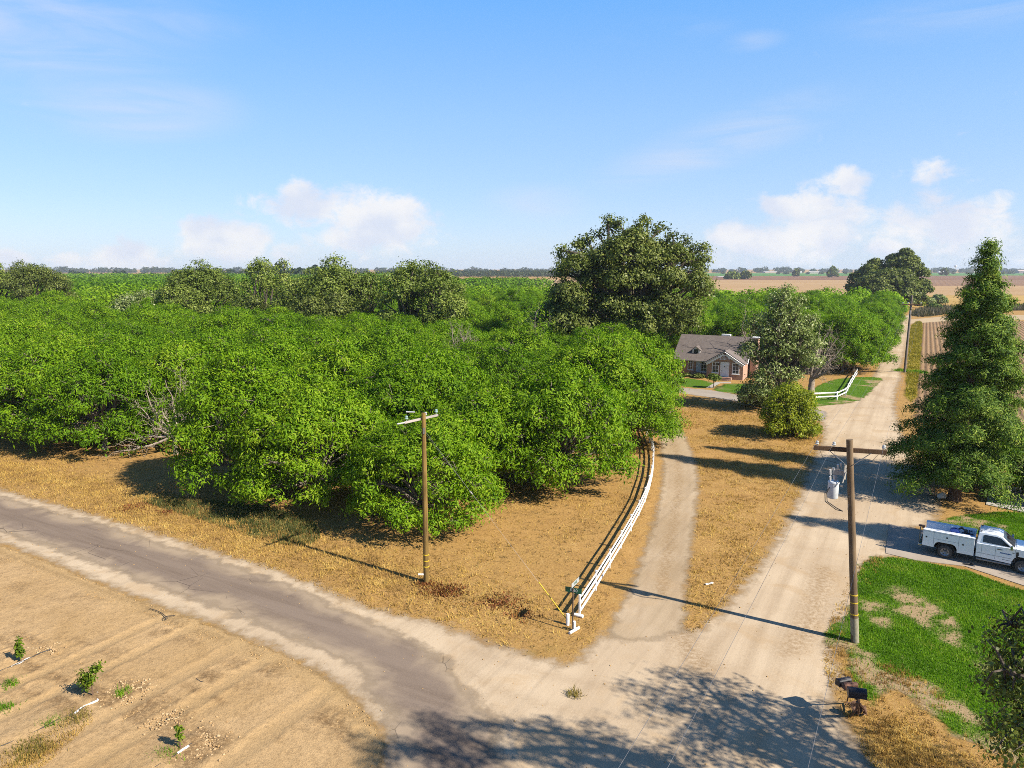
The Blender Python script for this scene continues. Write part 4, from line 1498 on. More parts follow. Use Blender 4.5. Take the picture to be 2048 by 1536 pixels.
# ------------------------------------------------------------------ the oak above the lower right corner (mostly seen by its shadow)
def near_oak():
    rs = np.random.RandomState(800)
    ct = 1 / math.tan(SUN_EL)
    ell = [(1340, 1345, 60, 16), (1430, 1365, 70, 26), (1330, 1395, 60, 28), (1410, 1415, 90, 40), (1490, 1400, 60, 28), (1480, 1455, 100, 40), (1560, 1440, 70, 40),
           (1420, 1480, 70, 34), (1530, 1500, 90, 40), (1620, 1480, 60, 40), (1600, 1430, 40, 20), (1640, 1420, 40, 22), (1660, 1530, 60, 24), (1700, 1500, 30, 14),
           (1120, 1470, 90, 34), (1180, 1500, 70, 34), (1080, 1450, 50, 18), (1150, 1520, 90, 30), (1230, 1520, 40, 26), (1060, 1500, 40, 20), (1210, 1480, 40, 14),
           (880, 1445, 60, 24), (950, 1465, 60, 24), (1000, 1500, 50, 24), (860, 1490, 60, 30), (930, 1515, 80, 24), (800, 1510, 60, 20), (760, 1500, 40, 18), (725, 1485, 26, 12),
           (740, 1530, 40, 16), (1340, 1530, 60, 18), (1270, 1375, 40, 14), (1000, 1450, 40, 10)]
    big = [(900, 1600, 160, 50), (1100, 1620, 200, 60), (1350, 1640, 200, 60), (1600, 1640, 200, 60)]
    C, O = [], []
    hub = np.array([17.5 * 1.2, 12.8 * 1.2, 9.0])
    for li, lst in enumerate((ell, big)):
        for (px, py, rx, ry) in lst:
            n = int(rx * ry / (100.0 if li == 0 else 300.0)) + 3
            for q in range(n):
                a, r = rs.rand() * 6.28, math.sqrt(rs.rand())
                x0, y0 = gp(px + rx * r * math.cos(a) * 0.95, py + ry * r * math.sin(a) * 0.95)
                hmin = (0.751 * y0 + 2.9 - x0) / (1.688 / 1.0)
                h = max(7.5, hmin + 0.9) + abs(rs.randn()) * 0.9
                c = np.array([x0 + SUN_AZ[0] * h * ct, y0 + SUN_AZ[1] * h * ct, h])
                C.append(c)
    n_shadow = len(C)
    # leaves that show at the right edge of the picture
    for (px, py, r, h) in [(2010, 1252, 14, 8.2), (2040, 1240, 16, 8.3), (1985, 1275, 14, 8.0), (2030, 1285, 16, 8.0), (2000, 1320, 26, 7.6), (2035, 1335, 26, 7.8), (1990, 1350, 18, 7.4),
                           (1965, 1365, 10, 7.2), (2020, 1370, 26, 7.4), (2010, 1400, 18, 7.2), (2045, 1395, 16, 7.4), (1985, 1440, 10, 6.8), (2025, 1445, 18, 7.0), (2000, 1465, 14, 6.8),
                           (2040, 1475, 20, 6.9), (2015, 1500, 12, 6.7), (2045, 1515, 14, 6.8), (1990, 1505, 6, 6.7), (2060, 1440, 22, 7.2), (2070, 1350, 26, 7.8), (2075, 1270, 24, 8.4)]:
        for q in range(int(r * r / 26) + 2):
            a, rr = rs.rand() * 6.28, math.sqrt(rs.rand())
            hh_ = h + rs.randn() * 0.25
            x, y = gp(px + r * rr * math.cos(a), py + r * rr * math.sin(a), hh_)
            C.append(np.array([x, y, hh_]))
    n_vis = len(C)
    # the body of the crown, all of it to the right of the picture
    for q in range(420):
        d = unit(rs.randn(3))
        c = hub + np.array([2.5, -2.0, 3.0]) + d * np.array([6.5, 6.0, 4.8]) * (0.65 + 0.35 * rs.rand())
        zc = c[1] * CP + (CAM_H - c[2]) * SP
        if c[0] < 0.86 * zc + 1.2 and zc > 0:
            continue
        C.append(c)
    C = np.array(C)
    O = unit(C - hub)
    root = thing('oak_tree', 'dark leaved oak at the lower right corner whose crown shadows the crossroads', 'tree', (hub[0], hub[1], 0))
    Cl = C - np.array([hub[0], hub[1], 0])
    mb = MB()
    idx = rs.choice(len(Cl), 26, replace=False)
    limbs(mb, rs, (0, 0, 0), (0.2, 0.1, 4.5), [Cl[i] for i in idx], 0.5, Cl[rs.rand(len(Cl)) < 0.2], 7, twig_r=0.03)
    mb.build('trunk', OAK_BARK, root, True)
    link('crown', cloud_mesh('crown', [leaf_cloud(rs, np.delete(Cl, np.s_[n_shadow:n_vis], 0), np.delete(O, np.s_[n_shadow:n_vis], 0), 18, 0.24, 0.19, 0.11, 0.4, 0.9, 0.2), leaf_cloud(rs, Cl[n_shadow:n_vis], O[n_shadow:n_vis], 12, 0.17, 0.13, 0.075, 0.4, 0.9, 0.2)], DARK_LEAF), root)
    return root


near_oak()

# ------------------------------------------------------------------ far vegetation
def treeline(name, x0, x1, Y, h, step, seed, label, mat=FAR_LEAF, depth=60):
    rs = np.random.RandomState(seed)
    n = int((x1 - x0) / step)
    P = np.column_stack([x0 + (x1 - x0) * rs.rand(n), Y + rs.rand(n) * depth])
    hs = h * (0.45 + 0.55 * vnoise(P[:, 0], P[:, 0] * 0, seed, 0.012) + 0.35 * rs.rand(n) ** 3)
    m = 26
    d = unit(rs.randn(n, m, 3))
    C = np.stack([P[:, 0:1] + d[..., 0] * hs[:, None] * 0.55, P[:, 1:2] + d[..., 1] * hs[:, None] * 0.5, hs[:, None] * (0.52 + 0.44 * d[..., 2])], -1).reshape(-1, 3)
    v, q, t = leaf_cloud(rs, C, d.reshape(-1, 3), 4, np.repeat(hs, m) * 0.11, h * 0.34, h * 0.22, 0.4, 0.7, 0.2)
    o = link(name, np_mesh(name, v, q, mat, face_attr={'tint': t}))
    tag(o, label, 'tree line', None, 'stuff')


treeline('far_tree_line', -2600, 700, 3300, 22, 14, 900, 'hazy blue tree line along the horizon, middle part')
treeline('far_tree_line', 600, 2700, 3300, 22, 12, 901, 'hazy blue tree line along the horizon on the right')
treeline('far_tree_line', 600, 2700, 2300, 10, 26, 904, 'scattered trees round the far farmsteads')
treeline('far_tree_line', -1300, -280, 1300, 15, 13, 902, 'dark trees on the left horizon above the orchard')
treeline('far_tree_line', -330, -220, 900, 22, 7, 903, 'small clump of trees on the horizon beside the round oak')
oak_at(440, 1664, 1500, 14, 532, 'rounded dark tree standing alone near the far green field', nl=10, L=4, W=3, per=0.12, m=14, name='far_tree')
oak_at(441, 1491, 1250, 14, 541, 'small dark tree beside the far white track, right of a brown thicket', nl=8, L=4, W=3, per=0.15, m=14, name='far_tree', leafm=DARK_LEAF)
oak_at(442, 1465, 1250, 22, 543, 'brownish thicket at the near edge of the far green field', nl=10, L=4, W=3, per=0.12, m=14, name='far_tree')
oak_at(443, 1592, 1700, 9, 537, 'small dark far tree beside the pale farm sheds', nl=8, L=4, W=3, per=0.12, m=12, name='far_tree', leafm=DARK_LEAF)
oak_at(444, 1888, 1800, 10, 536, 'dark far tree right of the three oaks, on the horizon farms', nl=8, L=4, W=3, per=0.12, m=12, name='far_tree', leafm=DARK_LEAF)


def small_bush(px, py, w, h, seed, label, leafm, name='bush', m=16, L=0.3, W=0.16, group=None, per=16, twig=0.3):
    rs = np.random.RandomState(seed)
    X, Y = gp(px, py)
    k = Y / F
    W_, H_ = w * k, h * k
    n = 6
    lobes = [((math.cos(a) * W_ * 0.24, math.sin(a) * W_ * 0.24, H_ * (0.35 + 0.3 * rs.rand())), W_ * 0.30) for a in [2 * PI * i / n + rs.rand() for i in range(n)]]
    lobes.append(((0, 0, H_ * 0.66), W_ * 0.32))
    o = crown_tree(seed, H_, W_ / 2, 0, 1, per / max(0.3, W_ * 0.12) ** 1.2 * 0.6, m, W_ * 0.07, L, W, leafm, OAK_BARK, 0.05 * H_, 0.2 * H_, 0.2, min(1.2, H_ / W_ * 1.1), 0,
                   name, label, 'bush', group, twig, lobes=lobes)
    o.location = (X, Y, 0)
    return o


TB = 'bushes along the far field track'
for i, (px, py, w, h, lab, lm) in enumerate(((1876, 608, 26, 17, 'round grey brown bush on the far field bank, taller one', OLIVE_LEAF), (1855, 609, 22, 12, 'low grey bush on the far field bank, left of the taller one', OLIVE_LEAF),
                                             (1840, 612, 14, 9, 'bright yellow green bush right of the far pole', SHRUB_LEAF), (1868, 619, 24, 10, 'green bush lowest on the far field bank', GREEN_LEAF))):
    small_bush(px, py, w, h, 950 + i, lab, lm, m=12, L=1.0, W=0.5, group=TB)
bank = ppoly([(1822, 630), (1850, 618), (1900, 616), (1990, 614), (2100, 612), (2100, 620), (1990, 622), (1900, 628), (1850, 634)])
blade_obj('brush_bank', scatter(bank, 9000, 960, keep=patchy), 961, 0.6, 2.6, 0.45, 0.7,
          leaf_mat('dead_brush', [(0, (0.07, 0.065, 0.04)), (0.5, (0.15, 0.13, 0.08)), (1, (0.24, 0.19, 0.11))], 0.2, 0))
# ------------------------------------------------------------------ materials of made things
def wood_mat(name, dark, light, z=0.12):
    m, nt = new_mat(name)
    co = nt.coord()
    n = nt.noise(nt.mapping(co, (14, 14, z * 8)), 1.0, 6, 0.7, 0.5)
    b = nt.noise(co, 0.5, 3, 0.5)
    c = nt.ramp(n, [(0.3, dark), (0.7, light)])
    c = nt.mix(nt.rng(b, 0.4, 0.65, 0, 0.5), c, tuple(x * 1.25 for x in light))
    return finish(m, nt, c, 0.85, nt.bump(n, 0.5, 0.02), spec=0.2)


POLE1 = wood_mat('weathered_pole_yellow', (0.10, 0.065, 0.025), (0.33, 0.21, 0.06))
POLE2 = wood_mat('weathered_pole_brown', (0.11, 0.075, 0.045), (0.27, 0.19, 0.115))
POLE3 = wood_mat('grey_pole', (0.12, 0.10, 0.085), (0.26, 0.22, 0.19))
ARM_GREY = wood_mat('bleached_arm', (0.32, 0.28, 0.26), (0.50, 0.44, 0.41))
ARM_BROWN = wood_mat('brown_arm', (0.07, 0.042, 0.026), (0.15, 0.09, 0.05))
YELLOW = plain('yellow_band', (0.75, 0.52, 0.03), 0.6)
WHITE = plain('white_paint', (1.02, 1.0, 0.96), 0.6, vary=0.22, scale=4)
PORCELAIN = plain('pale_porcelain', (0.55, 0.57, 0.57), 0.2, spec=0.6)
GLASSG = plain('green_glass_insulator', (0.33, 0.48, 0.44), 0.15, spec=0.6)
STEEL = plain('galvanised_steel', (0.36, 0.37, 0.38), 0.4, 0.7)
WIRE = plain('wire_metal', (0.28, 0.28, 0.29), 0.45, 0.5)
BLACK = plain('black_rubber', (0.025, 0.025, 0.027), 0.7)
TANK = plain('transformer_paint', (0.72, 0.76, 0.80), 0.4)
CONC = plain('concrete_grey', (0.46, 0.42, 0.37), 0.9, scale=2.0, vary=0.15)


def tube_obj(name, pts, r, mat, parent=None, n=6):
    mb = MB()
    mb.tube(pts, r, n)
    return mb.build(name, mat, parent, True)


def insulator(parent, p, mat, s=1.0):
    mb = MB()
    mb.lathe([(0.018 * s, 0), (0.018 * s, 0.10 * s), (0.085 * s, 0.11 * s), (0.10 * s, 0.15 * s), (0.06 * s, 0.18 * s), (0.085 * s, 0.22 * s), (0.07 * s, 0.28 * s), (0.02 * s, 0.30 * s)], 12, 'z', p)
    return mb.build('insulator', mat, parent, True)


def pole_base(name, label, px, py_b, py_t, r_b, r_t, mat, px_top=None):
    X, Y = gp(px, py_b)
    h = h_at(Y, py_t)
    o = thing(name, label, 'utility pole', (X, Y, 0), 0, 'wooden utility poles')
    xt = 0 if px_top is None else x_at(px_top, Y, h) - X
    mb = MB()
    n = 8
    mb.tube([(xt * i / n, 0, h * i / n - (0.2 if i == 0 else 0)) for i in range(n + 1)], [r_b + (r_t - r_b) * i / n for i in range(n + 1)], 14)
    mb.build('shaft', mat, o, True)
    return o, X, Y, h, xt


def band(parent, z, r, xt, h, mat=None, hgt=0.05):
    mb = MB()
    x = xt * z / h
    mb.lathe([(r, z), (r + 0.008, z + 0.005), (r + 0.008, z + hgt), (r, z + hgt + 0.005)], 14, 'z', (x, 0, 0))
    return mb.build('marker_band', mat or YELLOW, parent)


def wire(name, a, b, sag, r, label, group, mat=None):
    a, b = Vector(a), Vector(b)
    pts = []
    for i in range(25):
        u = i / 24
        p = a.lerp(b, u)
        p.z -= sag * 4 * u * (1 - u)
        pts.append(p)
    o = tube_obj(name, pts, r, mat or WIRE, None, 5)
    return tag(o, label, 'wire', group)


# ---- the pole by the paved road
P1, x1, y1, h1p, xt1 = pole_base('utility_pole', 'tall yellowish brown utility pole beside the paved road, with short bleached crossarm', 853, 1165, 826, 0.175, 0.12, POLE1, 847)
for z in (0.98, 1.33, 1.70):
    band(P1, z, 0.176, xt1, h1p)
za = h1p - 0.35
ax = Vector((math.cos(R(52)), math.sin(R(52)), 0))      # crossarm direction
ca = Vector((xt1, 0, za)) - Vector((-ax.y, ax.x, 0)) * (-0.16)
mb = MB()
mb.bar(ca - ax * 1.30, ca + ax * 1.30, 0.10, 0.12)
arm = mb.build('crossarm', ARM_GREY, P1, bevel=0.01)
for q in (-1.15, 1.18):
    insulator(P1, ca + ax * q + Vector((0, 0, 0.07)), GLASSG, 1.0)
insulator(P1, ca + ax * 0.32 + Vector((0, 0, 0.07)), PORCELAIN, 0.9)
mb = MB()
mb.tube([ca - ax * 1.3, ca - ax * 1.85 + Vector((0, 0, 0.02))], [0.04, 0.04], 8)
mb.build('strain_insulator', PORCELAIN, P1, True)
mb = MB()
mb.tube([ca + ax * 0.1 + Vector((-0.95, 0.1, 0.36)), ca + ax * 0.1 + Vector((-0.45, 0.1, 0.34))], [0.04, 0.04], 8)
mb.build('strain_insulator', PORCELAIN, P1, True)
mb = MB()
mb.box((xt1 * 0.9 + 0.02, -0.15, h1p - 1.0), (0.10, 0.06, 0.35))
mb.build('bracket', STEEL, P1)
mb = MB()
mb.box((-0.30, -0.1, 0.55), (0.32, 0.04, 0.09))
mb.build('number_plate', WHITE, P1)
g1 = gp(1002, 1058)
w = wire('guy_wire', (x1 + xt1 + 0.1, y1 + 0.05, h1p - 1.25), (g1[0], g1[1], 0.0), 0.05, 0.007, 'thin steel guy wire from the pole by the road down to the orchard edge', 'guy wires of the pole')
gd = Vector((g1[0], g1[1], 0)) - Vector((x1, y1, h1p - 1.25))
pm = Vector((x1, y1, h1p - 1.25)) + gd * 0.56
tube_obj('guy_insulator', [pm - gd.normalized() * 0.14, pm + gd.normalized() * 0.14], 0.05, PORCELAIN, w, 8)
g2 = gp(1142, 1252)
a2 = Vector((x1 + xt1, y1 - 0.1, h1p - 0.9))
w2 = wire('guy_wire', a2, (g2[0], g2[1], 0.05), 0.02, 0.005, 'guy wire ending in a bright yellow plastic guard beside the green street sign', 'guy wires of the pole')
gd = Vector((g2[0], g2[1], 0.05)) - a2
tube_obj('guard', [a2 + gd * 0.795, a2 + gd * 0.985], [0.03, 0.03], YELLOW, w2, 8)

# ---- the pole with the transformer
P2, x2, y2, h2p, xt2 = pole_base('utility_pole', 'brown utility pole with transformer can and three line crossarm, standing at the lawn edge', 1710, 1284, 879, 0.185, 0.145, POLE2, 1699)
for z in (1.45, 2.05, 2.45):
    band(P2, z, 0.181, xt2, h2p)
mb = MB()
mb.tube([(0, 0, -0.05), (xt2 * 1.3 / h2p, 0, 1.3)], [0.192, 0.188], 14)
mb.build('pole_wrap', plain('greenish_wrap', (0.34, 0.31, 0.22), 0.8, vary=0.25), P2, True)
zb = h2p - 0.55
arm_dir = Vector((0.955, -0.297, 0))
cb = Vector((xt2, 0, zb)) + Vector((-0.297, -0.955, 0)) * 0.0 + Vector((0.07, 0.2, 0))
mb = MB()
mb.bar(cb - arm_dir * 1.50, cb + arm_dir * 1.62, 0.13, 0.21)
mb.build('crossarm', ARM_BROWN, P2, bevel=0.01)
ins2 = [-1.36, -0.62, 1.50]
tops2 = []
for q in ins2:
    p = cb + arm_dir * q + Vector((0, 0, 0.08))
    insulator(P2, p, PORCELAIN, 0.9)
    tops2.append(Vector((x2, y2, 0)) + p + Vector((0, 0, 0.28)))
for sgn in (-0.85, 0.95):
    mb = MB()
    mb.bar(cb + arm_dir * sgn + Vector((0, -0.08, -0.07)), Vector((xt2, -0.17, zb - 0.65)) + arm_dir * (0.12 if sgn > 0 else -0.12), 0.045, 0.02)
    mb.build('brace', STEEL, P2)
# transformer, hung on the far left side of the pole
tc = Vector((xt2 - 0.47, 0.25, h2p - 2.9))
mb = MB()
mb.lathe([(0.0, 0), (0.23, 0.0), (0.245, 0.03), (0.245, 0.72), (0.26, 0.73), (0.26, 0.78), (0.22, 0.83), (0.0, 0.86)], 20, 'z', tc)
tank = mb.build('transformer', TANK, P2, True)
mb = MB()
mb.lathe([(0.06, 0.0), (0.06, 0.08), (0.09, 0.10), (0.05, 0.14), (0.09, 0.18), (0.05, 0.22), (0.085, 0.26), (0.05, 0.30), (0.08, 0.34), (0.03, 0.42), (0.02, 0.62)], 12, 'z', tc + Vector((0.06, -0.02, 0.82)))
mb.build('bushing', PORCELAIN, tank, True)
mb = MB()
mb.bar(tc + Vector((0.22, 0, 0.62)), (xt2 - 0.1, 0.05, tc.z + 0.62), 0.06, 0.1)
mb.bar(tc + Vector((0.22, 0, 0.18)), (xt2 - 0.1, 0.05, tc.z + 0.18), 0.06, 0.1)
mb.build('hanger', STEEL, P2)
for dx in (0.0, 0.09):
    tube_obj('cable', [tc + Vector((-0.2, -0.1, 0.55)), tc + Vector((-0.38 - dx, -0.2, 0.3)), tc + Vector((-0.36 - dx, -0.25, -0.1)), tc + Vector((0.1, -0.25, -0.42 - dx)), Vector((xt2 - 0.1, -0.1, tc.z - 0.55))], 0.022, BLACK, P2, 6)
# cutouts: six slanting white tubes on a small bracket
mb = MB()
mb.bar((xt2 - 0.1, 0.1, h2p - 1.65), (xt2 - 0.55, 0.25, h2p - 1.62), 0.10, 0.22)
mb.bar((xt2 - 0.12, -0.05, h2p - 1.2), (xt2 - 0.12, -0.05, h2p - 1.9), 0.08, 0.10)
mb.bar((xt2 - 0.10, -0.10, h2p - 1.55), (xt2 - 0.25, -0.15, h2p - 2.05), 0.05, 0.05)
mb.build('cutout_bracket', plain('pale_bracket', (0.5, 0.47, 0.42), 0.6), P2)
for (dx, dz, L) in ((-0.22, -1.18, 0.22), (-0.36, -1.25, 0.3), (-0.55, -1.42, 0.3), (-0.70, -1.5, 0.34), (-0.50, -1.78, 0.28), (-0.68, -1.84, 0.26)):
    mb = MB()
    a = Vector((xt2 + dx, 0.2, h2p + dz))
    mb.tube([a, a + Vector((0.10, 0.02, -0.75)) * L], [0.05, 0.042], 8)
    mb.tube([a + Vector((0.10, 0.02, -0.75)) * L, a + Vector((0.2, 0.04, -1.2)) * L], [0.018, 0.018], 6)
    mb.build('fuse_tube', plain('white_porcelain', (0.75, 0.75, 0.74), 0.25), P2, True)
for dz in (-2.35, -2.75):
    mb = MB()
    mb.box((xt2 + 0.22, -0.05, h2p + dz), (0.14, 0.10, 0.08))
    mb.tube([(xt2 + 0.1, -0.05, h2p + dz + 0.02), (xt2 + 0.32, -0.05, h2p + dz - 0.02)], [0.03, 0.03], 6)
    mb.build('bracket', STEEL, P2)
tube_obj('conduit', [(xt2 + 0.20, -0.02, h2p - 1.15), (xt2 + 0.185, -0.02, h2p - 2.3), (xt2 + 0.19, -0.02, h2p - 3.4)], 0.035, STEEL, P2, 8)
for (q, dx, dz) in ((-1.36, -0.35, -1.2), (-0.62, -0.25, -1.1), (1.50, 0.05, -1.35)):
    a = cb + arm_dir * q + Vector((0, 0, 0.2))
    b = Vector((xt2 + dx, 0.2, h2p + dz))
    tube_obj('jumper', [a, a.lerp(b, 0.35) + Vector((0, 0, -0.45)), b], 0.008, BLACK, P2, 5)

# ---- the far pole on the dirt road
P3, x3, y3, h3p, xt3 = pole_base('utility_pole', 'far utility pole standing in green weeds beside the dirt road', 1809, 745, 590, 0.21, 0.16, POLE3, 1824)
mb = MB()
zc3 = h_at(y3, 609)
c3 = Vector((xt3 * zc3 / h3p, -0.2, zc3))
mb.bar(c3 - arm_dir * 1.55, c3 + arm_dir * 1.55, 0.14, 0.16)
mb.build('crossarm', ARM_BROWN, P3)
for q in (-1.4, -0.6, 1.4):
    insulator(P3, c3 + arm_dir * q + Vector((0, 0, 0.08)), PORCELAIN, 1.1)
mb = MB()
mb.box(c3 + Vector((0.2, -0.05, -0.75)), (0.5, 0.08, 0.08))
mb.tube([c3 + Vector((-0.2, -0.05, -1.0)), c3 + Vector((-0.2, -0.05, -1.7))], [0.12, 0.12], 10)
mb.build('bracket', STEEL, P3)
LINES = ['left one of three power lines over the dirt road', 'middle one of three power lines over the dirt road', 'right one of three power lines over the dirt road']
for i, q in enumerate((-1.4, -0.6, 1.4)):
    far = Vector((x3, y3, 0)) + c3 + arm_dir * q + Vector((0, 0, 0.36))
    near = tops2[i] + Vector((-0.5, -0.866, 0)) * 62
    wire('power_line', near, tops2[i], 0.35, 0.0042, LINES[i] + ', from transformer pole towards the viewer', 'power lines')
    wire('power_line', tops2[i], far, 1.2, 0.0042, LINES[i] + ', from transformer pole to far pole', 'power lines')

# ------------------------------------------------------------------ street sign, white posts
sx, sy = gp(1145, 1263)
sh = h_at(sy, 1176)
SG = thing('street_sign', 'green street name sign with two crossed blades on a thin dark post', 'street sign', (sx, sy, 0))
mb = MB()
mb.tube([(0, 0, -0.1), (0, 0, sh)], [0.035, 0.035], 8)
mb.build('post', plain('dark_post', (0.12, 0.085, 0.06), 0.7), SG, True)
GREEN = plain('sign_green', (0.0, 0.13, 0.065), 0.45)
LETTER = plain('sign_white', (0.75, 0.78, 0.76), 0.5)


def blade(z, ang, L, hgt, txt, mat, lmat, off=0.0):
    c, s_ = math.cos(ang), math.sin(ang)
    rot = Matrix.Rotation(ang, 3, 'Z')
    mb = MB()
    mb.box((c * off, s_ * off, z), (L, 0.012, hgt), rot)
    b = mb.build('blade', mat, SG)
    cu = bpy.data.curves.new('lettering', 'FONT')
    cu.body = txt
    cu.size = hgt * 0.80
    cu.align_x, cu.align_y = 'CENTER', 'CENTER'
    cu.extrude = 0.003
    tmp = bpy.data.objects.new('lettering_curve', cu)
    COL.objects.link(tmp)
    bpy.context.view_layer.update()
    me = bpy.data.meshes.new_from_object(tmp.evaluated_get(bpy.context.evaluated_depsgraph_get()))
    bpy.data.objects.remove(tmp)
    me.materials.clear()
    me.materials.append(lmat)
    t = link('lettering', me, b)
    t.location = (c * off + s_ * 0.010, s_ * off - c * 0.010, z)
    t.rotation_euler = (R(90), 0, ang)
    return b


blade(sh - 0.12, R(-24), 0.86, 0.27, '1060', GREEN, LETTER, 0.02)
blade(sh + 0.17, R(62), 0.95, 0.24, 'AVE', plain('sign_painted_sunlight', (0.62, 0.68, 0.70), 0.3, 0.3), GREEN, 0.28)  # pale silver paints the sunlit look of this green blade
SP_G = 'white painted stub posts by the street sign'


def stub(px, py, hgt, r, label, tilt=0):
    X, Y = gp(px, py)
    mb = MB()
    mb.lathe([(r, -0.1), (r, hgt - 0.03), (r * 0.9, hgt), (0, hgt)], 12)
    o = mb.build('stub_post', WHITE, None, True, (X, Y, 0))
    o.rotation_euler = (0, R(tilt), 0)
    return tag(o, label, 'post', SP_G)


stub(1135.5, 1250, 0.62, 0.085, 'white stub post left of the street sign, where the yellow guard ends')
stub(1148.5, 1261, 0.50, 0.08, 'white stub post right behind the foot of the street sign')


def log_(a, b, r, label, name='white_pipe'):
    (ax_, ay), (bx, by) = gp(*a), gp(*b)
    mb = MB()
    d = Vector((bx - ax_, by - ay, 0))
    mb.tube([(0, 0, r), tuple(d + Vector((0, 0, r)))], [r, r], 12)
    o = mb.build(name, WHITE, None, True, (ax_, ay, 0))
    return tag(o, label, 'pipe', 'white pipes lying by the fence end')


log_((1139, 1269), (1158, 1258), 0.075, 'white pipe lying on the ground in front of the street sign')
log_((1149, 1232), (1166, 1236), 0.09, 'white log lying across the near end of the white rail fence')

# ------------------------------------------------------------------ white rail fences
def rail_fence(pix, label, n_posts, heights, rails, post=0.11):
    path = smooth_poly([gp(*p) for p in pix], False, 8)
    path = np.array(path)
    seg = np.concatenate([[0], np.cumsum(np.linalg.norm(np.diff(path, axis=0), axis=1))])
    o0 = path[0]
    root = thing('rail_fence', label, 'fence', (o0[0], o0[1], 0))

    def P(d):
        return np.array([np.interp(d, seg, path[:, 0]), np.interp(d, seg, path[:, 1])]) - o0
    ds = np.linspace(0, seg[-1], n_posts)
    rs = np.random.RandomState(int(seg[-1] * 10))
    tops = []
    for i, d in enumerate(ds):
        p = P(d)
        q = P(min(d + 0.2, seg[-1])) - P(max(d - 0.2, 0))
        a = math.atan2(q[1], q[0])
        jx = rs.randn() * 0.012
        mb = MB()
        mb.box((p[0], p[1], heights / 2 - 0.1), (post, post, heights + 0.2), Matrix.Rotation(a, 3, 'Z') @ Matrix.Rotation(jx, 3, 'X'))
        mb.build('post', WHITE, root, bevel=0.008)
        tops.append((p, rs.randn() * 0.015))
    for (z, w, h) in rails:
        for i in range(n_posts - 1):
            a, b = tops[i], tops[i + 1]
            mb = MB()
            dv = (b[0] - a[0])
            nrm = np.array([dv[1], -dv[0]]) / np.linalg.norm(dv) * (post / 2 + w / 2 + 0.003)
            A = (a[0][0] + nrm[0], a[0][1] + nrm[1], z + a[1])
            B = (b[0][0] + nrm[0], b[0][1] + nrm[1], z + b[1])
            mb.bar(A, B, w, h)
            mb.build('rail', WHITE, root)
    return root


rail_fence([(1159, 1233), (1184, 1193), (1210, 1151), (1246, 1090), (1281, 1025), (1300, 972), (1306, 926), (1302, 896), (1292, 868), (1282, 845)],
           'long curving white rail fence between the orchard and the sandy driveway', 16, 1.22, ((1.13, 0.05, 0.085), (0.78, 0.05, 0.145), (0.38, 0.05, 0.145)), 0.095)
rail_fence([(1618, 803), (1640, 803), (1670, 801), (1688, 796), (1693, 787), (1702, 770), (1713, 752)],
           'short bent white rail fence round the lawn by the far dirt road', 8, 1.25, ((1.12, 0.05, 0.17), (0.6, 0.05, 0.17)), 0.14)

# ------------------------------------------------------------------ mailboxes on a rusty plough stand
RUST = plain('rusty_iron', (0.19, 0.105, 0.065), 0.85, 0.2, 0.35, 8)
BOXB = plain('black_mailbox', (0.03, 0.028, 0.035), 0.45, 0.1, 0.3)
RUSTB = plain('rusty_mailbox', (0.20, 0.095, 0.06), 0.75, 0.1, 0.4, 9)
mx_, my_ = gp(1713, 1432)
ST_ = thing('mailbox_stand', 'rusty stand of bent plough irons carrying three mailboxes', 'mailbox stand', (mx_, my_, 0))
dk = mx_ / 1710
HB = 1.25


def rel(px, py, z):
    q = gp(px, py, z)
    return Vector((q[0] - mx_, q[1] - my_, z))


top_a, top_b = rel(1693, 1376, HB), rel(1718, 1402, HB)
mb = MB()
mb.bar(top_a, top_b, 0.09, 0.09)
mb.build('top_bar', RUST, ST_)
for (a, b, w) in ((rel(1714, 1404, HB - 0.05), rel(1716, 1430, 0.02), 0.09), (rel(1716, 1404, HB - 0.1), rel(1733, 1428, 0.0), 0.10), (rel(1716, 1408, 0.9), rel(1701, 1433, 0.03), 0.07),
                  (rel(1694, 1378, HB - 0.02), rel(1694, 1404, 0.1), 0.06), (rel(1694, 1404, 0.12), rel(1716, 1416, 0.4), 0.06)):
    mb = MB()
    md = (a + b) / 2 + Vector((0.03, -0.05, 0.02))
    mb.tube([a, md, b], [w * 0.55, w * 0.5, w * 0.45], 7)
    mb.build('leg', RUST, ST_, True)
for (p, nrm, r) in ((rel(1708, 1412, 0.45), (0.3, -0.8, 0.4), 0.22), (rel(1714, 1418, 0.32), (-0.4, -0.7, 0.5), 0.20), (rel(1726, 1420, 0.25), (0.6, -0.6, 0.3), 0.19)):
    mb = MB()
    mb.lathe([(0.02, 0.0), (r * 0.6, 0.015), (r, 0.06), (r, 0.07), (r * 0.6, 0.03), (0.02, 0.015)], 18)
    d = mb.build('disc', RUST, ST_, True)
    d.location = p
    d.rotation_euler = Vector(nrm).to_track_quat('Z', 'Y').to_euler()
for k in range(5):
    mb = MB()
    a = rel(1700 + 4 * k, 1408 + k, 0.25 + 0.05 * k)
    mb.tube([a, a + Vector((-0.18 + 0.05 * k, -0.1, 0.16)), a + Vector((-0.36, -0.25 + 0.06 * k, 0.05 - 0.03 * k))], [0.03, 0.026, 0.012], 6)
    mb.build('tine', RUST, ST_, True)


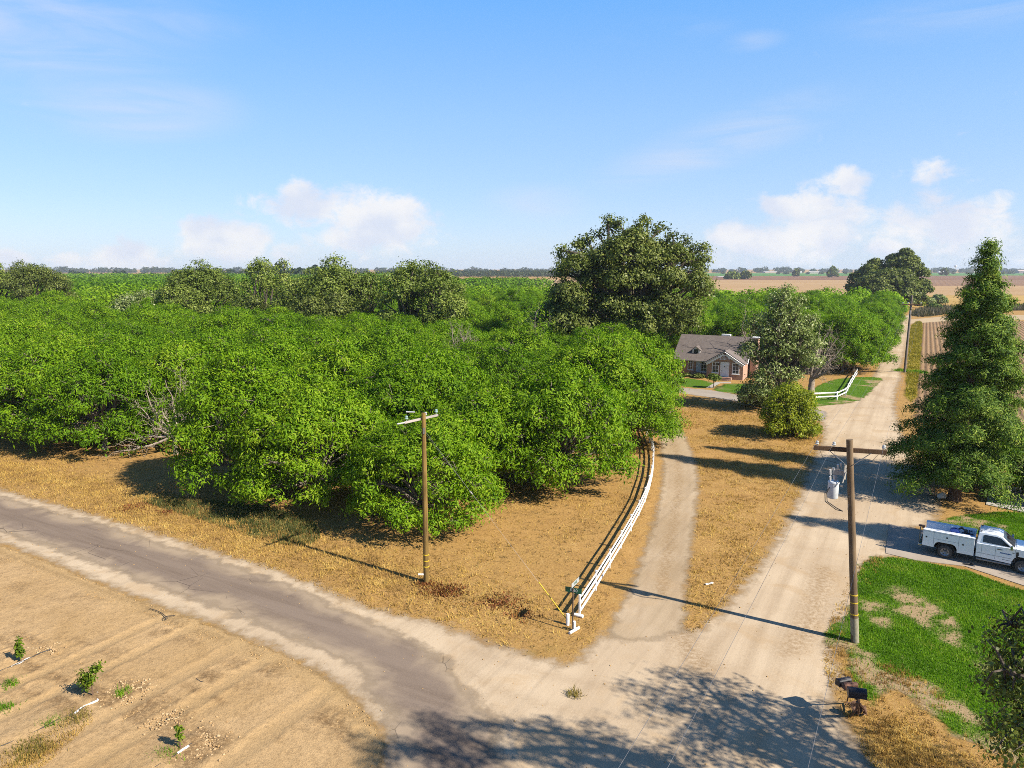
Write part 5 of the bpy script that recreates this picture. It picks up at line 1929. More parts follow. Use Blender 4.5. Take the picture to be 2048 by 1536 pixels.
def mailbox(px, py, L, W, H, ang, mat, label, flag=True):
    q = gp(px, py, HB + 0.05)
    o = thing('mailbox', label, 'mailbox', (q[0], q[1], HB + 0.05), ang, 'mailboxes on the plough stand')
    prof = [(-W / 2, 0), (-W / 2, H * 0.55)] + [(-W / 2 * math.cos(a), H * 0.55 + H * 0.45 * math.sin(a)) for a in [PI * i / 8 for i in range(1, 8)]] + [(W / 2, H * 0.55), (W / 2, 0)]
    for nm, y0, y1, k in (('body', -L / 2, L / 2, 1.0), ('door', -L / 2 - 0.02, -L / 2 - 0.003, 1.04)):
        mb = MB()
        n = len(prof)
        vs = [(y, x * k, z * k) for y in (y0, y1) for (x, z) in prof]
        fs = [tuple(range(n)), tuple(range(2 * n - 1, n - 1, -1))] + [((i + 1) % n, i, n + i, n + (i + 1) % n) for i in range(n)]
        mb.add(vs, fs)
        mb.build(nm, mat, o, bevel=0.006)
    mb = MB()
    mb.box((-L / 2 - 0.03, 0, H * 0.8), (0.03, 0.04, 0.05))
    mb.build('latch', STEEL, o)
    return o


mailbox(1714, 1393, 0.66, 0.34, 0.36, R(-14), BOXB, 'large black mailbox with a rusty top, nearest of the three at the road')
mailbox(1700, 1377, 0.56, 0.24, 0.26, R(8), RUSTB, 'rust brown rounded mailbox in the middle of the three')
mailbox(1687, 1369, 0.56, 0.26, 0.30, R(14), BOXB, 'black mailbox at the back left end of the rusty stand')

# ------------------------------------------------------------------ concrete pads
DRV = [gp(1778, 1049), gp(1771, 1107), gp(1830, 1121), gp(1930, 1133), gp(2048, 1172), gp(2300, 1260), gp(2300, 1150), gp(2048, 1098), gp(1850, 1062)]


def slab(name, poly, z, mat):
    mb = MB()
    n = len(poly)
    vs = [(x, y, -0.05) for x, y in poly] + [(x, y, z) for x, y in poly]
    mb.add(vs, [tuple(range(n, 2 * n)), tuple(range(n - 1, -1, -1))] + [(i, (i + 1) % n, n + (i + 1) % n, n + i) for i in range(n)])
    o = mb.build(name, mat)
    o['kind'] = 'structure'
    return o


def conc_mat(name, a, b):
    m, nt = new_mat(name)
    co = nt.coord()
    n = nt.noise(co, 0.7, 6, 0.65)
    f = nt.noise(co, 18, 4, 0.75)
    c = nt.ramp(n, [(0.3, a), (0.7, b)])
    c = nt.mix(nt.rng(f, 0.55, 0.75, 0, 0.4), c, tuple(x * 0.6 for x in a))
    return finish(m, nt, c, 0.92, nt.bump(f, 0.3, 0.01), spec=0.15)


slab('concrete_driveway', DRV, 0.035, conc_mat('driveway_concrete', (0.40, 0.33, 0.26), (0.50, 0.42, 0.34)))
slab('concrete_patio', [gp(1972, 1010), gp(1981, 966), gp(2250, 1010), gp(2250, 1060), gp(2048, 1026)], 0.06, conc_mat('patio_concrete', (0.46, 0.43, 0.39), (0.58, 0.54, 0.49)))
slab('front_walk', [gp(1412, 776), gp(1424, 775.5), gp(1440, 766.5), gp(1462, 766.5), gp(1462, 764), gp(1432, 764)], 0.03, CONC)

# ------------------------------------------------------------------ the white service truck
TR0 = np.array(gp(1888, 1118))
TR1 = np.array(gp(2044, 1150))
tdir = (TR1 - TR0) / np.linalg.norm(TR1 - TR0)
WB = float(np.linalg.norm(TR1 - TR0))
tang = math.atan2(tdir[1], tdir[0])
RA = 1.36                                 # rear axle from the rear bumper
left = np.array([-tdir[1], tdir[0]])
TW = 2.02
orig = TR0 - tdir * RA + left * (TW / 2)
TK = thing('service_truck', 'white service pickup truck with utility bed parked on the concrete driveway', 'truck', (orig[0], orig[1], 0.035), tang)
TWH = plain('truck_white', (1.22, 1.26, 1.32), 0.28, 0, 0.03, 2, 0.5, 0.6)
TGL = plain('dark_truck_glass', (0.012, 0.014, 0.018), 0.06, 0, 0.1, 2, 0.6)
TDK = plain('dark_trim', (0.03, 0.03, 0.033), 0.6)
TCH = plain('chrome', (0.6, 0.6, 0.62), 0.2, 0.9)
TUW = plain('dark_underbody', (0.02, 0.02, 0.021), 0.9)
hw = TW / 2


def arc(cx, cz, r, a0, a1, n=10):
    return [(cx + r * math.cos(a0 + (a1 - a0) * i / n), cz + r * math.sin(a0 + (a1 - a0) * i / n)) for i in range(n + 1)]


# service body: two side boxes with wheel arches, bed floor, front bulkhead
bed0, bed1, bz0, bz1 = 0.10, RA + 1.50, 0.60, 1.62
side = [(bed0, bz0 + 0.02), (RA - 0.62, bz0)] + [(RA - 0.62, 0.72), (RA - 0.52, 0.92), (RA - 0.36, 1.0), (RA + 0.36, 1.0), (RA + 0.52, 0.92), (RA + 0.62, 0.72)] + [(RA + 0.62, bz0 - 0.06), (bed1, bz0 - 0.06), (bed1, bz1), (bed0, bz1)]
for sgn in (-1, 1):
    mb = MB()
    mb.prism(side, sgn * hw, sgn * (hw - 0.42))
    sb = mb.build('bed_side', TWH, TK, bevel=0.012)
    mb = MB()
    mb.bbox((bed0 - 0.01, sgn * (hw + 0.012), bz1 + 0.003), (bed1 + 0.01, sgn * (hw - 0.43), bz1 + 0.045))
    mb.build('lid', TWH, sb, bevel=0.008)
    mb = MB()
    for xx in (RA - 0.66, RA + 0.68):
        mb.bbox((xx - 0.007, sgn * (hw + 0.002), bz0 + 0.03), (xx + 0.007, sgn * (hw - 0.01), bz1 - 0.06))
    mb.bbox((bed0 + 0.02, sgn * (hw + 0.002), bz1 - 0.055), (bed1 - 0.02, sgn * (hw - 0.01), bz1 - 0.043))
    mb.bbox((RA - 0.65, sgn * (hw + 0.002), 1.16), (RA + 0.68, sgn * (hw - 0.01), 1.172))
    mb.build('door_gap', plain('panel_gap', (0.16, 0.18, 0.21), 0.7), sb)
    for (xx, zz) in ((0.30, 1.2), (RA + 0.05, 1.36), (RA + 0.92, 1.12)):
        mb = MB()
        mb.lathe([(0.0, 0.0), (0.05, 0.0), (0.05, 0.014), (0.0, 0.018)], 12, 'y', (0, 0, 0))
        l = mb.build('latch', TDK, sb)
        l.location = (xx, sgn * hw + (0.004 if sgn > 0 else -0.02), zz)
    mb = MB()
    mb.bbox((RA + 0.22, sgn * (hw + 0.02), bz1 - 0.02), (RA + 0.38, sgn * (hw - 0.01), bz1 + 0.02))
    mb.build('hinge', TDK, sb)
mb = MB()
mb.bbox((bed0, -hw + 0.423, 0.86), (bed1, hw - 0.423, 0.92))
mb.bbox((bed1 - 0.05, -hw + 0.423, 0.92), (bed1, hw - 0.423, 1.70))
mb.build('bed_floor', TWH, TK)
mb = MB()
mb.bbox((bed0 - 0.03, -hw + 0.43, 0.66), (bed0 + 0.02, hw - 0.43, 1.30))
mb.build('tailgate', TWH, TK, bevel=0.01)
mb = MB()
mb.bbox((-0.14, -hw + 0.05, 0.52), (0.08, hw - 0.05, 0.66))
mb.build('bumper', TCH, TK, bevel=0.03)
for sgn in (-1, 1):
    mb = MB()
    mb.bbox((bed0 - 0.02, sgn * (hw - 0.06), 0.85), (bed0 + 0.003, sgn * (hw - 0.2), 1.1))
    mb.build('tail_light', plain('tail_red', (0.35, 0.02, 0.02), 0.3), TK)
# ladder and vice at the rear corner
mb = MB()
for zz in (0.75, 0.95, 1.15, 1.35, 1.55):
    mb.bbox((-0.10, -hw + 0.10, zz), (-0.07, -hw + 0.40, zz + 0.03))
mb.bbox((-0.11, -hw + 0.08, 0.6), (-0.07, -hw + 0.11, 1.75))
mb.bbox((-0.11, -hw + 0.39, 0.6), (-0.07, -hw + 0.42, 1.75))
mb.build('ladder', plain('grey_steel', (0.22, 0.23, 0.24), 0.5, 0.6), TK)
mb = MB()
mb.bbox((0.0, -hw + 0.18, 1.668), (0.14, -hw + 0.3, 1.74))
mb.bbox((-0.14, -hw + 0.16, 1.74), (0.16, -hw + 0.32, 1.84))
mb.tube([(-0.2, -hw + 0.24, 1.79), (-0.14, -hw + 0.24, 1.79)], [0.06, 0.06], 8)
mb.build('vice', plain('rust_vice', (0.12, 0.08, 0.07), 0.6, 0.4), TK, bevel=0.01)
# frame, exhaust
mb = MB()
mb.bbox((0.2, -0.45, 0.45), (RA + WB + 0.6, 0.45, 0.60))
mb.bbox((RA - 0.15, -hw + 0.3, 0.36), (RA + 0.15, hw - 0.3, 0.5))
mb.bbox((RA + WB - 0.1, -hw + 0.3, 0.36), (RA + WB + 0.1, hw - 0.3, 0.48))
mb.build('frame', TUW, TK)
# cab
cx0 = bed1 + 0.10
fx = RA + WB
hood0 = fx - 0.42
lower = [(cx0, 0.56), (fx - 0.60, 0.50), (fx - 0.57, 0.66), (fx - 0.46, 0.90), (fx - 0.28, 1.02), (fx + 0.28, 1.02), (fx + 0.46, 0.90), (fx + 0.57, 0.66), (fx + 0.60, 0.54), (fx + 0.98, 0.54),
         (fx + 1.0, 0.95), (fx + 0.96, 1.30), (fx + 0.85, 1.40), (hood0, 1.48), (hood0 - 0.02, 1.46), (cx0, 1.40)]
mb = MB()
mb.prism(lower, -hw + 0.02, hw - 0.02)
body = mb.build('body', TWH, TK, bevel=0.03)
upper = [(cx0, 1.385), (hood0 - 0.02, 1.445), (hood0 - 0.72, 1.99), (hood0 - 0.95, 2.05), (cx0 + 0.22, 2.07), (cx0 + 0.06, 2.02)]
mb = MB()
mb.prism(upper, -hw + 0.07, hw - 0.07, 1.6, 0.15)
mb.build('cab_roof', TWH, TK, bevel=0.04)
yo = hw - 0.07


def glass_pts(pts, sgn):
    out = []
    for (x, z) in pts:
        f = min(1.0, max(0.0, (z - 1.43) / (1.99 - 1.43)))
        out.append((x, sgn * (yo - 0.15 * f + 0.012), z))
    return out


for sgn in (-1, 1):
    mb = MB()
    pts = [(cx0 + 0.30, 1.52), (cx0 + 0.95, 1.50), (cx0 + 1.75, 1.49), (hood0 - 0.26, 1.50), (hood0 - 0.78, 1.90), (hood0 - 1.0, 1.945), (cx0 + 0.40, 1.95), (cx0 + 0.30, 1.90)]
    p = glass_pts(pts, sgn)
    n = len(p)
    mb.add(p + [(a, b - sgn * 0.02, c) for a, b, c in p], [tuple(range(n)), tuple(range(2 * n - 1, n - 1, -1))] + [(i, (i + 1) % n, n + (i + 1) % n, n + i) for i in range(n)])
    mb.build('side_window', TGL, TK)
    # doors: gaps, handle, mirror, belt strip painted as the shade of a fold
    mb = MB()
    for xx in (cx0 + 0.28, cx0 + 0.98, hood0 - 0.02):
        mb.bbox((xx - 0.006, sgn * (hw - 0.017), 0.60), (xx + 0.006, sgn * (hw - 0.03), 1.40))
    mb.build('door_gap', MATS['panel_gap'], TK)
    mb = MB()
    mb.bbox((cx0 + 0.02, sgn * (hw - 0.016), 0.80), (fx - 0.62, sgn * (hw - 0.03), 0.83))
    mb.build('crease_shade_strip', plain('painted_crease_shade', (0.5, 0.53, 0.58), 0.4), TK)
    mb = MB()
    mb.bbox((cx0 + 1.05, sgn * (hw + 0.012), 1.24), (cx0 + 1.32, sgn * (hw - 0.03), 1.285))
    mb.build('door_handle', TDK, TK, bevel=0.008)
    mb = MB()
    mb.bbox((hood0 - 0.28, sgn * (hw + 0.22), 1.40), (hood0 - 0.16, sgn * (hw + 0.02), 1.66))
    mb.bbox((hood0 - 0.24, sgn * (hw + 0.03), 1.44), (hood0 - 0.20, sgn * (hw - 0.10), 1.50))
    mb.build('mirror', TCH, TK, bevel=0.03)
    mb = MB()
    mb.prism([(hood0 + 0.02, 1.28), (hood0 + 0.14, 1.30), (hood0 + 0.16, 1.12), (hood0 + 0.05, 0.86), (hood0 + 0.02, 0.9)], sgn * (hw - 0.012), sgn * (hw - 0.03))
    mb.build('fender_vent', TDK, TK)
    mb = MB()
    mb.tube([(cx0 + 0.05, sgn * (hw - 0.02), 0.42), (fx - 0.62, sgn * (hw - 0.02), 0.42)], [0.05, 0.05], 8)
    mb.build('running_board', plain('grey_board', (0.3, 0.29, 0.28), 0.5), TK, True)
    # lettering strip on the door, too small to read in the photograph
    mb = MB()
    x = cx0 + 1.22
    rs = np.random.RandomState(5)
    while x < cx0 + 1.76:
        wl = 0.025 + 0.025 * rs.rand()
        mb.bbox((x, sgn * (hw - 0.016), 1.03), (x + wl, sgn * (hw - 0.03), 1.09 + 0.02 * rs.rand()))
        x += wl + 0.008
    mb.build('lettering', plain('logo_blue', (0.03, 0.14, 0.42), 0.5), TK)
    mb = MB()
    mb.bbox((hood0 - 0.16, sgn * (hw - 0.016), 1.17), (hood0 - 0.06, sgn * (hw - 0.03), 1.22))
    mb.bbox((hood0 - 0.62, sgn * (hw - 0.016), 0.66), (hood0 - 0.12, sgn * (hw - 0.03), 0.685))
    mb.build('badge', plain('badge_grey', (0.2, 0.22, 0.25), 0.4, 0.5), TK)
    mb = MB()
    mb.bbox((fx + 0.78, sgn * (hw - 0.03), 0.92), (fx + 1.01, sgn * (hw - 0.42), 1.2))
    mb.build('headlight', plain('lamp_glass', (0.55, 0.57, 0.6), 0.1), TK, bevel=0.02)
    # wheel wells
    for axx in (RA, fx):
        mb = MB()
        mb.lathe([(0.0, -0.14), (0.50, -0.14), (0.50, 0.14), (0.0, 0.14)], 20, 'y', (axx, sgn * (hw - 0.3), 0.52))
        mb.build('wheel_well', TUW, TK)
# windscreen
mb = MB()
wpts = [(hood0 - 0.065, 1.47, yo - 0.09), (hood0 - 0.70, 1.965, yo - 0.24)]
(xa, za_, ya), (xb, zb_, yb) = wpts
off = Vector((0.5, 0, 0.62)).normalized() * 0.012
q = [Vector((xa, -ya, za_)), Vector((xa, ya, za_)), Vector((xb, yb, zb_)), Vector((xb, -yb, zb_))]
mb.add([tuple(v + off) for v in q] + [tuple(v - off) for v in q], [(0, 1, 2, 3), (7, 6, 5, 4), (0, 4, 5, 1), (1, 5, 6, 2), (2, 6, 7, 3), (3, 7, 4, 0)])
mb.build('windscreen', TGL, TK)
mb = MB()
mb.bbox((cx0 - 0.012, -0.62, 1.55), (cx0 + 0.03, 0.62, 1.92))
mb.build('rear_window', TGL, TK)
mb = MB()
mb.bbox((fx + 0.99, -0.62, 0.82), (fx + 1.03, 0.62, 1.25))
mb.build('grille', TDK, TK)
mb = MB()
mb.bbox((fx + 0.95, -hw + 0.05, 0.48), (fx + 1.16, hw - 0.05, 0.74))
mb.build('bumper', TCH, TK, bevel=0.03)
mb = MB()
for xx, wy in ((cx0 + 0.16, 0.5), (cx0 + 0.16, -0.62)):
    mb.bbox((xx - 0.04, wy, 2.055), (xx + 0.06, wy + 0.14, 2.085))
mb.build('roof_marker', TDK, TK)
for axx in (RA, fx):
    for sgn in (-1, 1):
        mb = MB()
        mb.lathe([(0.25, -0.13), (0.36, -0.13), (0.405, -0.10), (0.415, 0), (0.405, 0.10), (0.36, 0.13), (0.25, 0.13), (0.25, -0.13)], 28, 'y', (0, 0, 0), False)
        wl = mb.build('wheel', plain('tyre_dusty', (0.085, 0.08, 0.072), 0.9), TK, True)
        wl.location = (axx, sgn * (hw - 0.17), 0.415)
        mb = MB()
        mb.lathe([(0.0, sgn * 0.05), (0.09, sgn * 0.12), (0.10, sgn * 0.06), (0.20, sgn * 0.07), (0.25, sgn * 0.115), (0.255, sgn * 0.02), (0.0, sgn * 0.01)], 24, 'y')
        mb.build('rim', plain('rim_steel', (0.36, 0.36, 0.38), 0.35, 0.6), wl, True)
        mb = MB()
        for kk in range(6):
            a = 2 * PI * kk / 6
            mb.box((0.155 * math.cos(a), sgn * 0.072, 0.155 * math.sin(a)), (0.05, 0.014, 0.05))
        mb.build('rim_hole', TUW, wl)
# load: hose reel, compressor, blue box
mb = MB()
mb.lathe([(0.06, -0.14), (0.27, -0.14), (0.27, -0.12), (0.17, -0.11), (0.17, 0.11), (0.27, 0.12), (0.27, 0.14), (0.06, 0.14)], 24, 'y', (0, 0, 0))
hr = mb.build('hose_reel', plain('reel_blue', (0.03, 0.12, 0.55), 0.35), TK, True)
hr.location = (RA + 0.38, -0.38, 1.62)
mb = MB()
mb.lathe([(0.175, -0.10), (0.225, -0.10), (0.225, 0.10), (0.175, 0.10)], 20, 'y')
mb.build('hose', BLACK, hr, True)
mb = MB()
mb.bbox((RA + 0.12, -0.5, 0.925), (RA + 0.18, -0.2, 1.6))
mb.bbox((RA + 0.60, -0.5, 0.925), (RA + 0.66, -0.2, 1.6))
mb.tube([(RA + 0.14, -0.38, 1.6), (RA + 0.64, -0.38, 1.6)], [0.03, 0.03], 8)
mb.build('reel_stand', TDK, TK)
mb = MB()
mb.tube([(RA + 0.75, 0.15, 1.35), (RA + 1.35, 0.15, 1.35)], [0.2, 0.2], 14)
mb.bbox((RA + 0.82, 0.0, 0.925), (RA + 1.28, 0.3, 1.2))
mb.bbox((RA + 0.85, 0.02, 1.56), (RA + 1.05, 0.25, 1.74))
mb.tube([(RA + 1.12, 0.1, 1.54), (RA + 1.12, 0.1, 1.75), (RA + 1.3, 0.0, 1.72)], [0.035, 0.035, 0.03], 7)
mb.tube([(RA + 0.55, 0.1, 1.72), (RA + 0.72, 0.1, 1.86), (RA + 0.85, 0.1, 1.72)], [0.04, 0.09, 0.04], 8)
mb.build('compressor', plain('compressor_dark', (0.07, 0.075, 0.08), 0.5, 0.4, 0.5, 12), TK)
mb = MB()
mb.bbox((RA + 0.78, -0.52, 0.925), (RA + 1.40, -0.2, 1.58))
mb.build('tool_chest', plain('chest_blue', (0.12, 0.22, 0.48), 0.4), TK, bevel=0.015)

# ------------------------------------------------------------------ the brick house
def brick_mat(name, a, b, c, mortar):
    m, nt = new_mat(name)
    co = nt.coord()
    sep = nt.node('ShaderNodeSeparateXYZ')
    nt.l.new(co, sep.inputs[0])
    cmb = nt.node('ShaderNodeCombineXYZ')
    nt.put(cmb.inputs[0], nt.math('ADD', sep.outputs[0], sep.outputs[1]))
    nt.put(cmb.inputs[1], sep.outputs[2])
    br = nt.node('ShaderNodeTexBrick')
    nt.put(br.inputs['Vector'], cmb.outputs[0])
    br.inputs['Scale'].default_value = 3.2
    br.inputs['Mortar Size'].default_value = 0.03
    br.inputs['Brick Width'].default_value = 0.75
    br.inputs['Row Height'].default_value = 0.27
    for nm, v in (('Color1', a), ('Color2', b), ('Mortar', mortar)):
        br.inputs[nm].default_value = (*v, 1)
    n = nt.noise(co, 1.7, 5, 0.7)
    col = nt.mix(nt.rng(n, 0.45, 0.7, 0, 0.6), br.outputs['Color'], c)
    return finish(m, nt, col, 0.9, nt.bump(br.outputs['Fac'], -0.4, 0.02), spec=0.15)


BRICK = brick_mat('mixed_red_brick', (0.56, 0.28, 0.18), (0.37, 0.19, 0.14), (0.68, 0.46, 0.32), (0.68, 0.58, 0.48))


def shingle_mat():
    m, nt = new_mat('grey_shingles')
    co = nt.coord()
    n = nt.noise(co, 1.4, 6, 0.7)
    f = nt.noise(nt.mapping(co, (5, 2, 5)), 1.0, 4, 0.8)
    c = nt.ramp(n, [(0.3, (0.19, 0.158, 0.145)), (0.7, (0.27, 0.23, 0.21))])
    c = nt.mix(nt.rng(f, 0.4, 0.7, 0, 0.6), c, (0.14, 0.115, 0.106))
    return finish(m, nt, c, 0.92, nt.bump(f, 0.4, 0.03), spec=0.15)


SHING = shingle_mat()
HF = np.array(gp(1348, 748))
HA = math.atan2(-0.5, 0.866)
HL, HD, EV, RG = 11.9, 9.6, 2.78, 6.45
HS = thing('brick_house', 'red brick cottage with grey shingle roof, white door under an ornate gable', 'house', (HF[0], HF[1], 0), HA)
gx0, gx1, gy = 6.0, 11.9, -1.55
gxc = (gx0 + gx1) / 2
gz = 4.62
mb = MB()
prof = [(0, 0), (HD, 0), (HD, EV), (HD / 2, RG - 0.08), (0, EV)]
vs = [(x, y, z) for x in (0, HL) for (y, z) in prof]
mb.add(vs, [(4, 3, 2, 1, 0), (5, 6, 7, 8, 9), (0, 5, 9, 4), (1, 2, 7, 6)])
mb.add([(gx0, gy, 0), (gx1 - 0.003, gy, 0), (gx1 - 0.003, gy, EV - 0.05), (gxc, gy, gz - 0.15), (gx0, gy, EV - 0.05), (gx0, 0.02, 0), (gx0, 0.02, EV - 0.05), (gx1 - 0.003, 0.02, 0), (gx1 - 0.003, 0.02, EV - 0.05)],
       [(0, 1, 2, 3, 4), (5, 0, 4, 6), (1, 7, 8, 2)])
wall = mb.build('wall', BRICK, HS)


def slab_roof(mb, quad, t=0.14):
    q = [Vector(p) for p in quad]
    n = (q[1] - q[0]).cross(q[3] - q[0]).normalized()
    if n.z < 0:
        n = -n
    top = [p + n * t for p in q]
    vs = [tuple(p) for p in q + top]
    mb.add(vs, [(0, 1, 2, 3), (7, 6, 5, 4), (0, 4, 5, 1), (1, 5, 6, 2), (2, 6, 7, 3), (3, 7, 4, 0)])


mb = MB()
ov = 0.35
sl = (RG - EV) / (HD / 2)
slab_roof(mb, [(-ov, -ov, EV - ov * sl), (HL + ov, -ov, EV - ov * sl), (HL + ov, HD / 2, RG), (-ov, HD / 2, RG)])
slab_roof(mb, [(-ov, HD + ov, EV - ov * sl), (-ov, HD / 2, RG), (HL + ov, HD / 2, RG), (HL + ov, HD + ov, EV - ov * sl)])
gs = (gz - EV) / ((gx1 - gx0) / 2)
yb_ = (gz - EV) / sl + 0.3
slab_roof(mb, [(gx0 - 0.3, gy - 0.35, EV - 0.3 * gs), (gxc, gy - 0.35, gz), (gxc, yb_, gz), (gx0 - 0.3, 0.0, EV - 0.3 * gs)], 0.12)
slab_roof(mb, [(gx1 + 0.3, gy - 0.35, EV - 0.3 * gs), (gx1 + 0.3, 0.0, EV - 0.3 * gs), (gxc, yb_, gz), (gxc, gy - 0.35, gz)], 0.12)
roof = mb.build('roof', SHING, HS)
HW_ = plain('house_white', (1.15, 1.15, 1.15), 0.55)
# scalloped barge boards with a fan ornament
mb = MB()
yb2 = gy - 0.37
for sgn in (-1, 1):
    a = Vector((gxc, yb2, gz + 0.02))
    b = Vector((gxc + sgn * ((gx1 - gx0) / 2 + 0.3), yb2, EV - 0.3 * gs + 0.02))
    mb.bar(a - Vector((0, 0, 0.1)), b - Vector((0, 0, 0.1)), 0.05, 0.44, (0, 1, 0))
    for k in range(9):
        p = a.lerp(b, 0.10 + 0.095 * k)
        mb.lathe([(0, -0.02), (0.20, -0.02), (0.20, 0.02), (0, 0.02)], 12, 'y', (p.x, yb2 + 0.005, p.z - 0.42))
fan = MB()
for k in range(9):
    a = PI * (k / 8)
    fan.bar((gxc, yb2 - 0.01, gz - 1.35), (gxc + 0.72 * math.cos(a), yb2 - 0.01, gz - 1.35 + 0.72 * math.sin(a)), 0.03, 0.07, (0, 1, 0))
fan.tube([(gxc + 0.74 * math.cos(PI * i / 10), yb2 - 0.01, gz - 1.35 + 0.74 * math.sin(PI * i / 10)) for i in range(11)], 0.06, 6)
fan.bar((gxc - 0.8, yb2 - 0.01, gz - 1.36), (gxc + 0.8, yb2 - 0.01, gz - 1.36), 0.04, 0.10, (0, 1, 0))
mb.build('barge_board', HW_, HS)
fan.build('fan_ornament', HW_, HS)
mb = MB()
mb.bbox((-ov, -ov - 0.03, EV - ov * sl - 0.02), (gx0 - 0.3, -ov - 0.003, EV - ov * sl + 0.12))
mb.build('gutter', HW_, HS)
for sgn, xx in ((1, HL + ov + 0.005),):
    mb = MB()
    mb.bar((xx, -ov, EV - ov * sl + 0.03), (xx, HD / 2, RG + 0.03), 0.04, 0.24, (1, 0, 0))
    mb.bar((xx, HD + ov, EV - ov * sl + 0.03), (xx, HD / 2, RG + 0.03), 0.04, 0.24, (1, 0, 0))
    mb.build('barge_board', HW_, HS)
PANE = plain('window_pane', (0.05, 0.06, 0.07), 0.08, 0, 0.4, 3, 0.6)
SHUT = plain('blue_grey_shutter', (0.62, 0.74, 0.86), 0.6)


def window(x, z0, w, h, y, nx=2, nz=2, shutters=False):
    mb = MB()
    fr = 0.12
    mb.bbox((x, y - 0.06, z0), (x + fr, y + 0.05, z0 + h))
    mb.bbox((x + w - fr, y - 0.06, z0), (x + w, y + 0.05, z0 + h))
    mb.bbox((x + fr, y - 0.06, z0 + h - fr), (x + w - fr, y + 0.05, z0 + h))
    mb.bbox((x + fr, y - 0.06, z0), (x + w - fr, y + 0.05, z0 + fr))
    for i in range(1, nx):
        xx = x + w * i / nx
        mb.bbox((xx - 0.02, y - 0.045, z0 + fr), (xx + 0.02, y - 0.02, z0 + h - fr))
    for i in range(1, nz):
        zz = z0 + h * i / nz
        mb.bbox((x + fr, y - 0.05, zz - 0.025), (x + w - fr, y - 0.046, zz + 0.025))
    wn = mb.build('window', HW_, HS)
    mb = MB()
    mb.bbox((x + fr, y - 0.016, z0 + fr), (x + w - fr, y - 0.006, z0 + h - fr))
    mb.build('pane', PANE, wn)
    mb = MB()
    mb.bbox((x - 0.08, y - 0.14, z0 - 0.09), (x + w + 0.08, y + 0.02, z0 - 0.003))
    mb.build('sill', HW_, wn)
    if shutters:
        for xs in (x - 0.72, x + w + 0.06):
            mb = MB()
            for (a, b) in ((0, 0.5), (0.52, 1.0)):
                mb.bbox((xs, y - 0.07, z0 + h * a), (xs + 0.66, y - 0.02, z0 + h * b))
            mb.build('shutter', SHUT, HS)
    return wn


window(0.62, 1.55, 1.05, 1.15, 0, 2, 2)
window(2.35, 0.95, 0.95, 1.80, 0, 2, 3)
window(4.55, 0.72, 1.05, 1.90, 0, 2, 3, True)
window(gx0 + 0.85, 0.95, 1.15, 1.85, gy, 2, 3)
window(gx0 + 4.15, 0.95, 1.15, 1.85, gy, 2, 3)
mb = MB()
mb.bbox((gxc - 0.60, gy - 0.05, 0.42), (gxc + 0.60, gy + 0.03, 2.72))
dr = mb.build('door', plain('door_pale', (1.05, 1.1, 1.2), 0.45), HS, bevel=0.02)
mb = MB()
mb.bbox((gxc - 0.72, gy - 0.07, 0.42), (gxc - 0.603, gy + 0.03, 2.84))
mb.bbox((gxc + 0.603, gy - 0.07, 0.42), (gxc + 0.72, gy + 0.03, 2.84))
mb.bbox((gxc - 0.603, gy - 0.07, 2.724), (gxc + 0.603, gy + 0.03, 2.84))
mb.build('door_frame', HW_, HS)
mb = MB()
mb.bbox((gxc - 0.07, gy - 0.06, 2.0), (gxc + 0.07, gy - 0.052, 2.2))
mb.bbox((gxc - 0.50, gy - 0.07, 1.30), (gxc - 0.44, gy - 0.052, 1.42))
mb.build('door_hardware', TDK, dr)
for (dx, z) in ((-0.95, 2.45),):
    mb = MB()
    mb.box((gxc + dx, gy - 0.12, z), (0.16, 0.18, 0.3))
    mb.build('porch_lamp', TDK, HS, bevel=0.02)
mb = MB()
mb.bbox((gxc - 1.2, gy - 1.1, -0.05), (gxc + 1.3, gy - 0.003, 0.40))
mb.bbox((gxc - 1.0, gy - 1.45, -0.05), (gxc + 1.1, gy - 1.103, 0.22))
mb.bbox((gxc - 0.9, gy - 1.8, -0.05), (gxc + 1.0, gy - 1.453, 0.10))
mb.build('steps', brick_mat('step_brick', (0.40, 0.21, 0.15), (0.33, 0.17, 0.12), (0.48, 0.36, 0.28), (0.5, 0.43, 0.36)), HS)
# dormer
dx0 = 2.75
dzb = 3.55
dyb = (dzb - EV) / sl
mb = MB()
mb.add([(dx0, dyb, dzb), (dx0 + 1.3, dyb, dzb), (dx0 + 1.3, dyb, dzb + 0.75), (dx0 + 0.65, dyb, dzb + 1.3), (dx0, dyb, dzb + 0.75), (dx0, dyb + 1.2, dzb + 0.75), (dx0 + 1.3, dyb + 1.2, dzb + 0.75), (dx0 + 1.3, dyb + 1.2, dzb), (dx0, dyb + 1.2, dzb)],
       [(0, 1, 2, 3, 4), (0, 4, 5, 8), (1, 7, 6, 2)])
dm_ = mb.build('dormer', HW_, HS)
mb = MB()
slab_roof(mb, [(dx0 - 0.18, dyb - 0.18, dzb + 0.62), (dx0 + 0.65, dyb - 0.18, dzb + 1.32), (dx0 + 0.65, dyb + 2.0, dzb + 1.32), (dx0 - 0.18, dyb + 1.3, dzb + 0.62)], 0.07)
slab_roof(mb, [(dx0 + 1.48, dyb - 0.18, dzb + 0.62), (dx0 + 1.48, dyb + 1.3, dzb + 0.62), (dx0 + 0.65, dyb + 2.0, dzb + 1.32), (dx0 + 0.65, dyb - 0.18, dzb + 1.32)], 0.07)
mb.build('dormer_roof', SHING, dm_)
mb = MB()
mb.bbox((dx0 + 0.28, dyb - 0.03, dzb + 0.16), (dx0 + 1.02, dyb - 0.004, dzb + 0.86))
mb.build('dormer_pane', PANE, dm_)
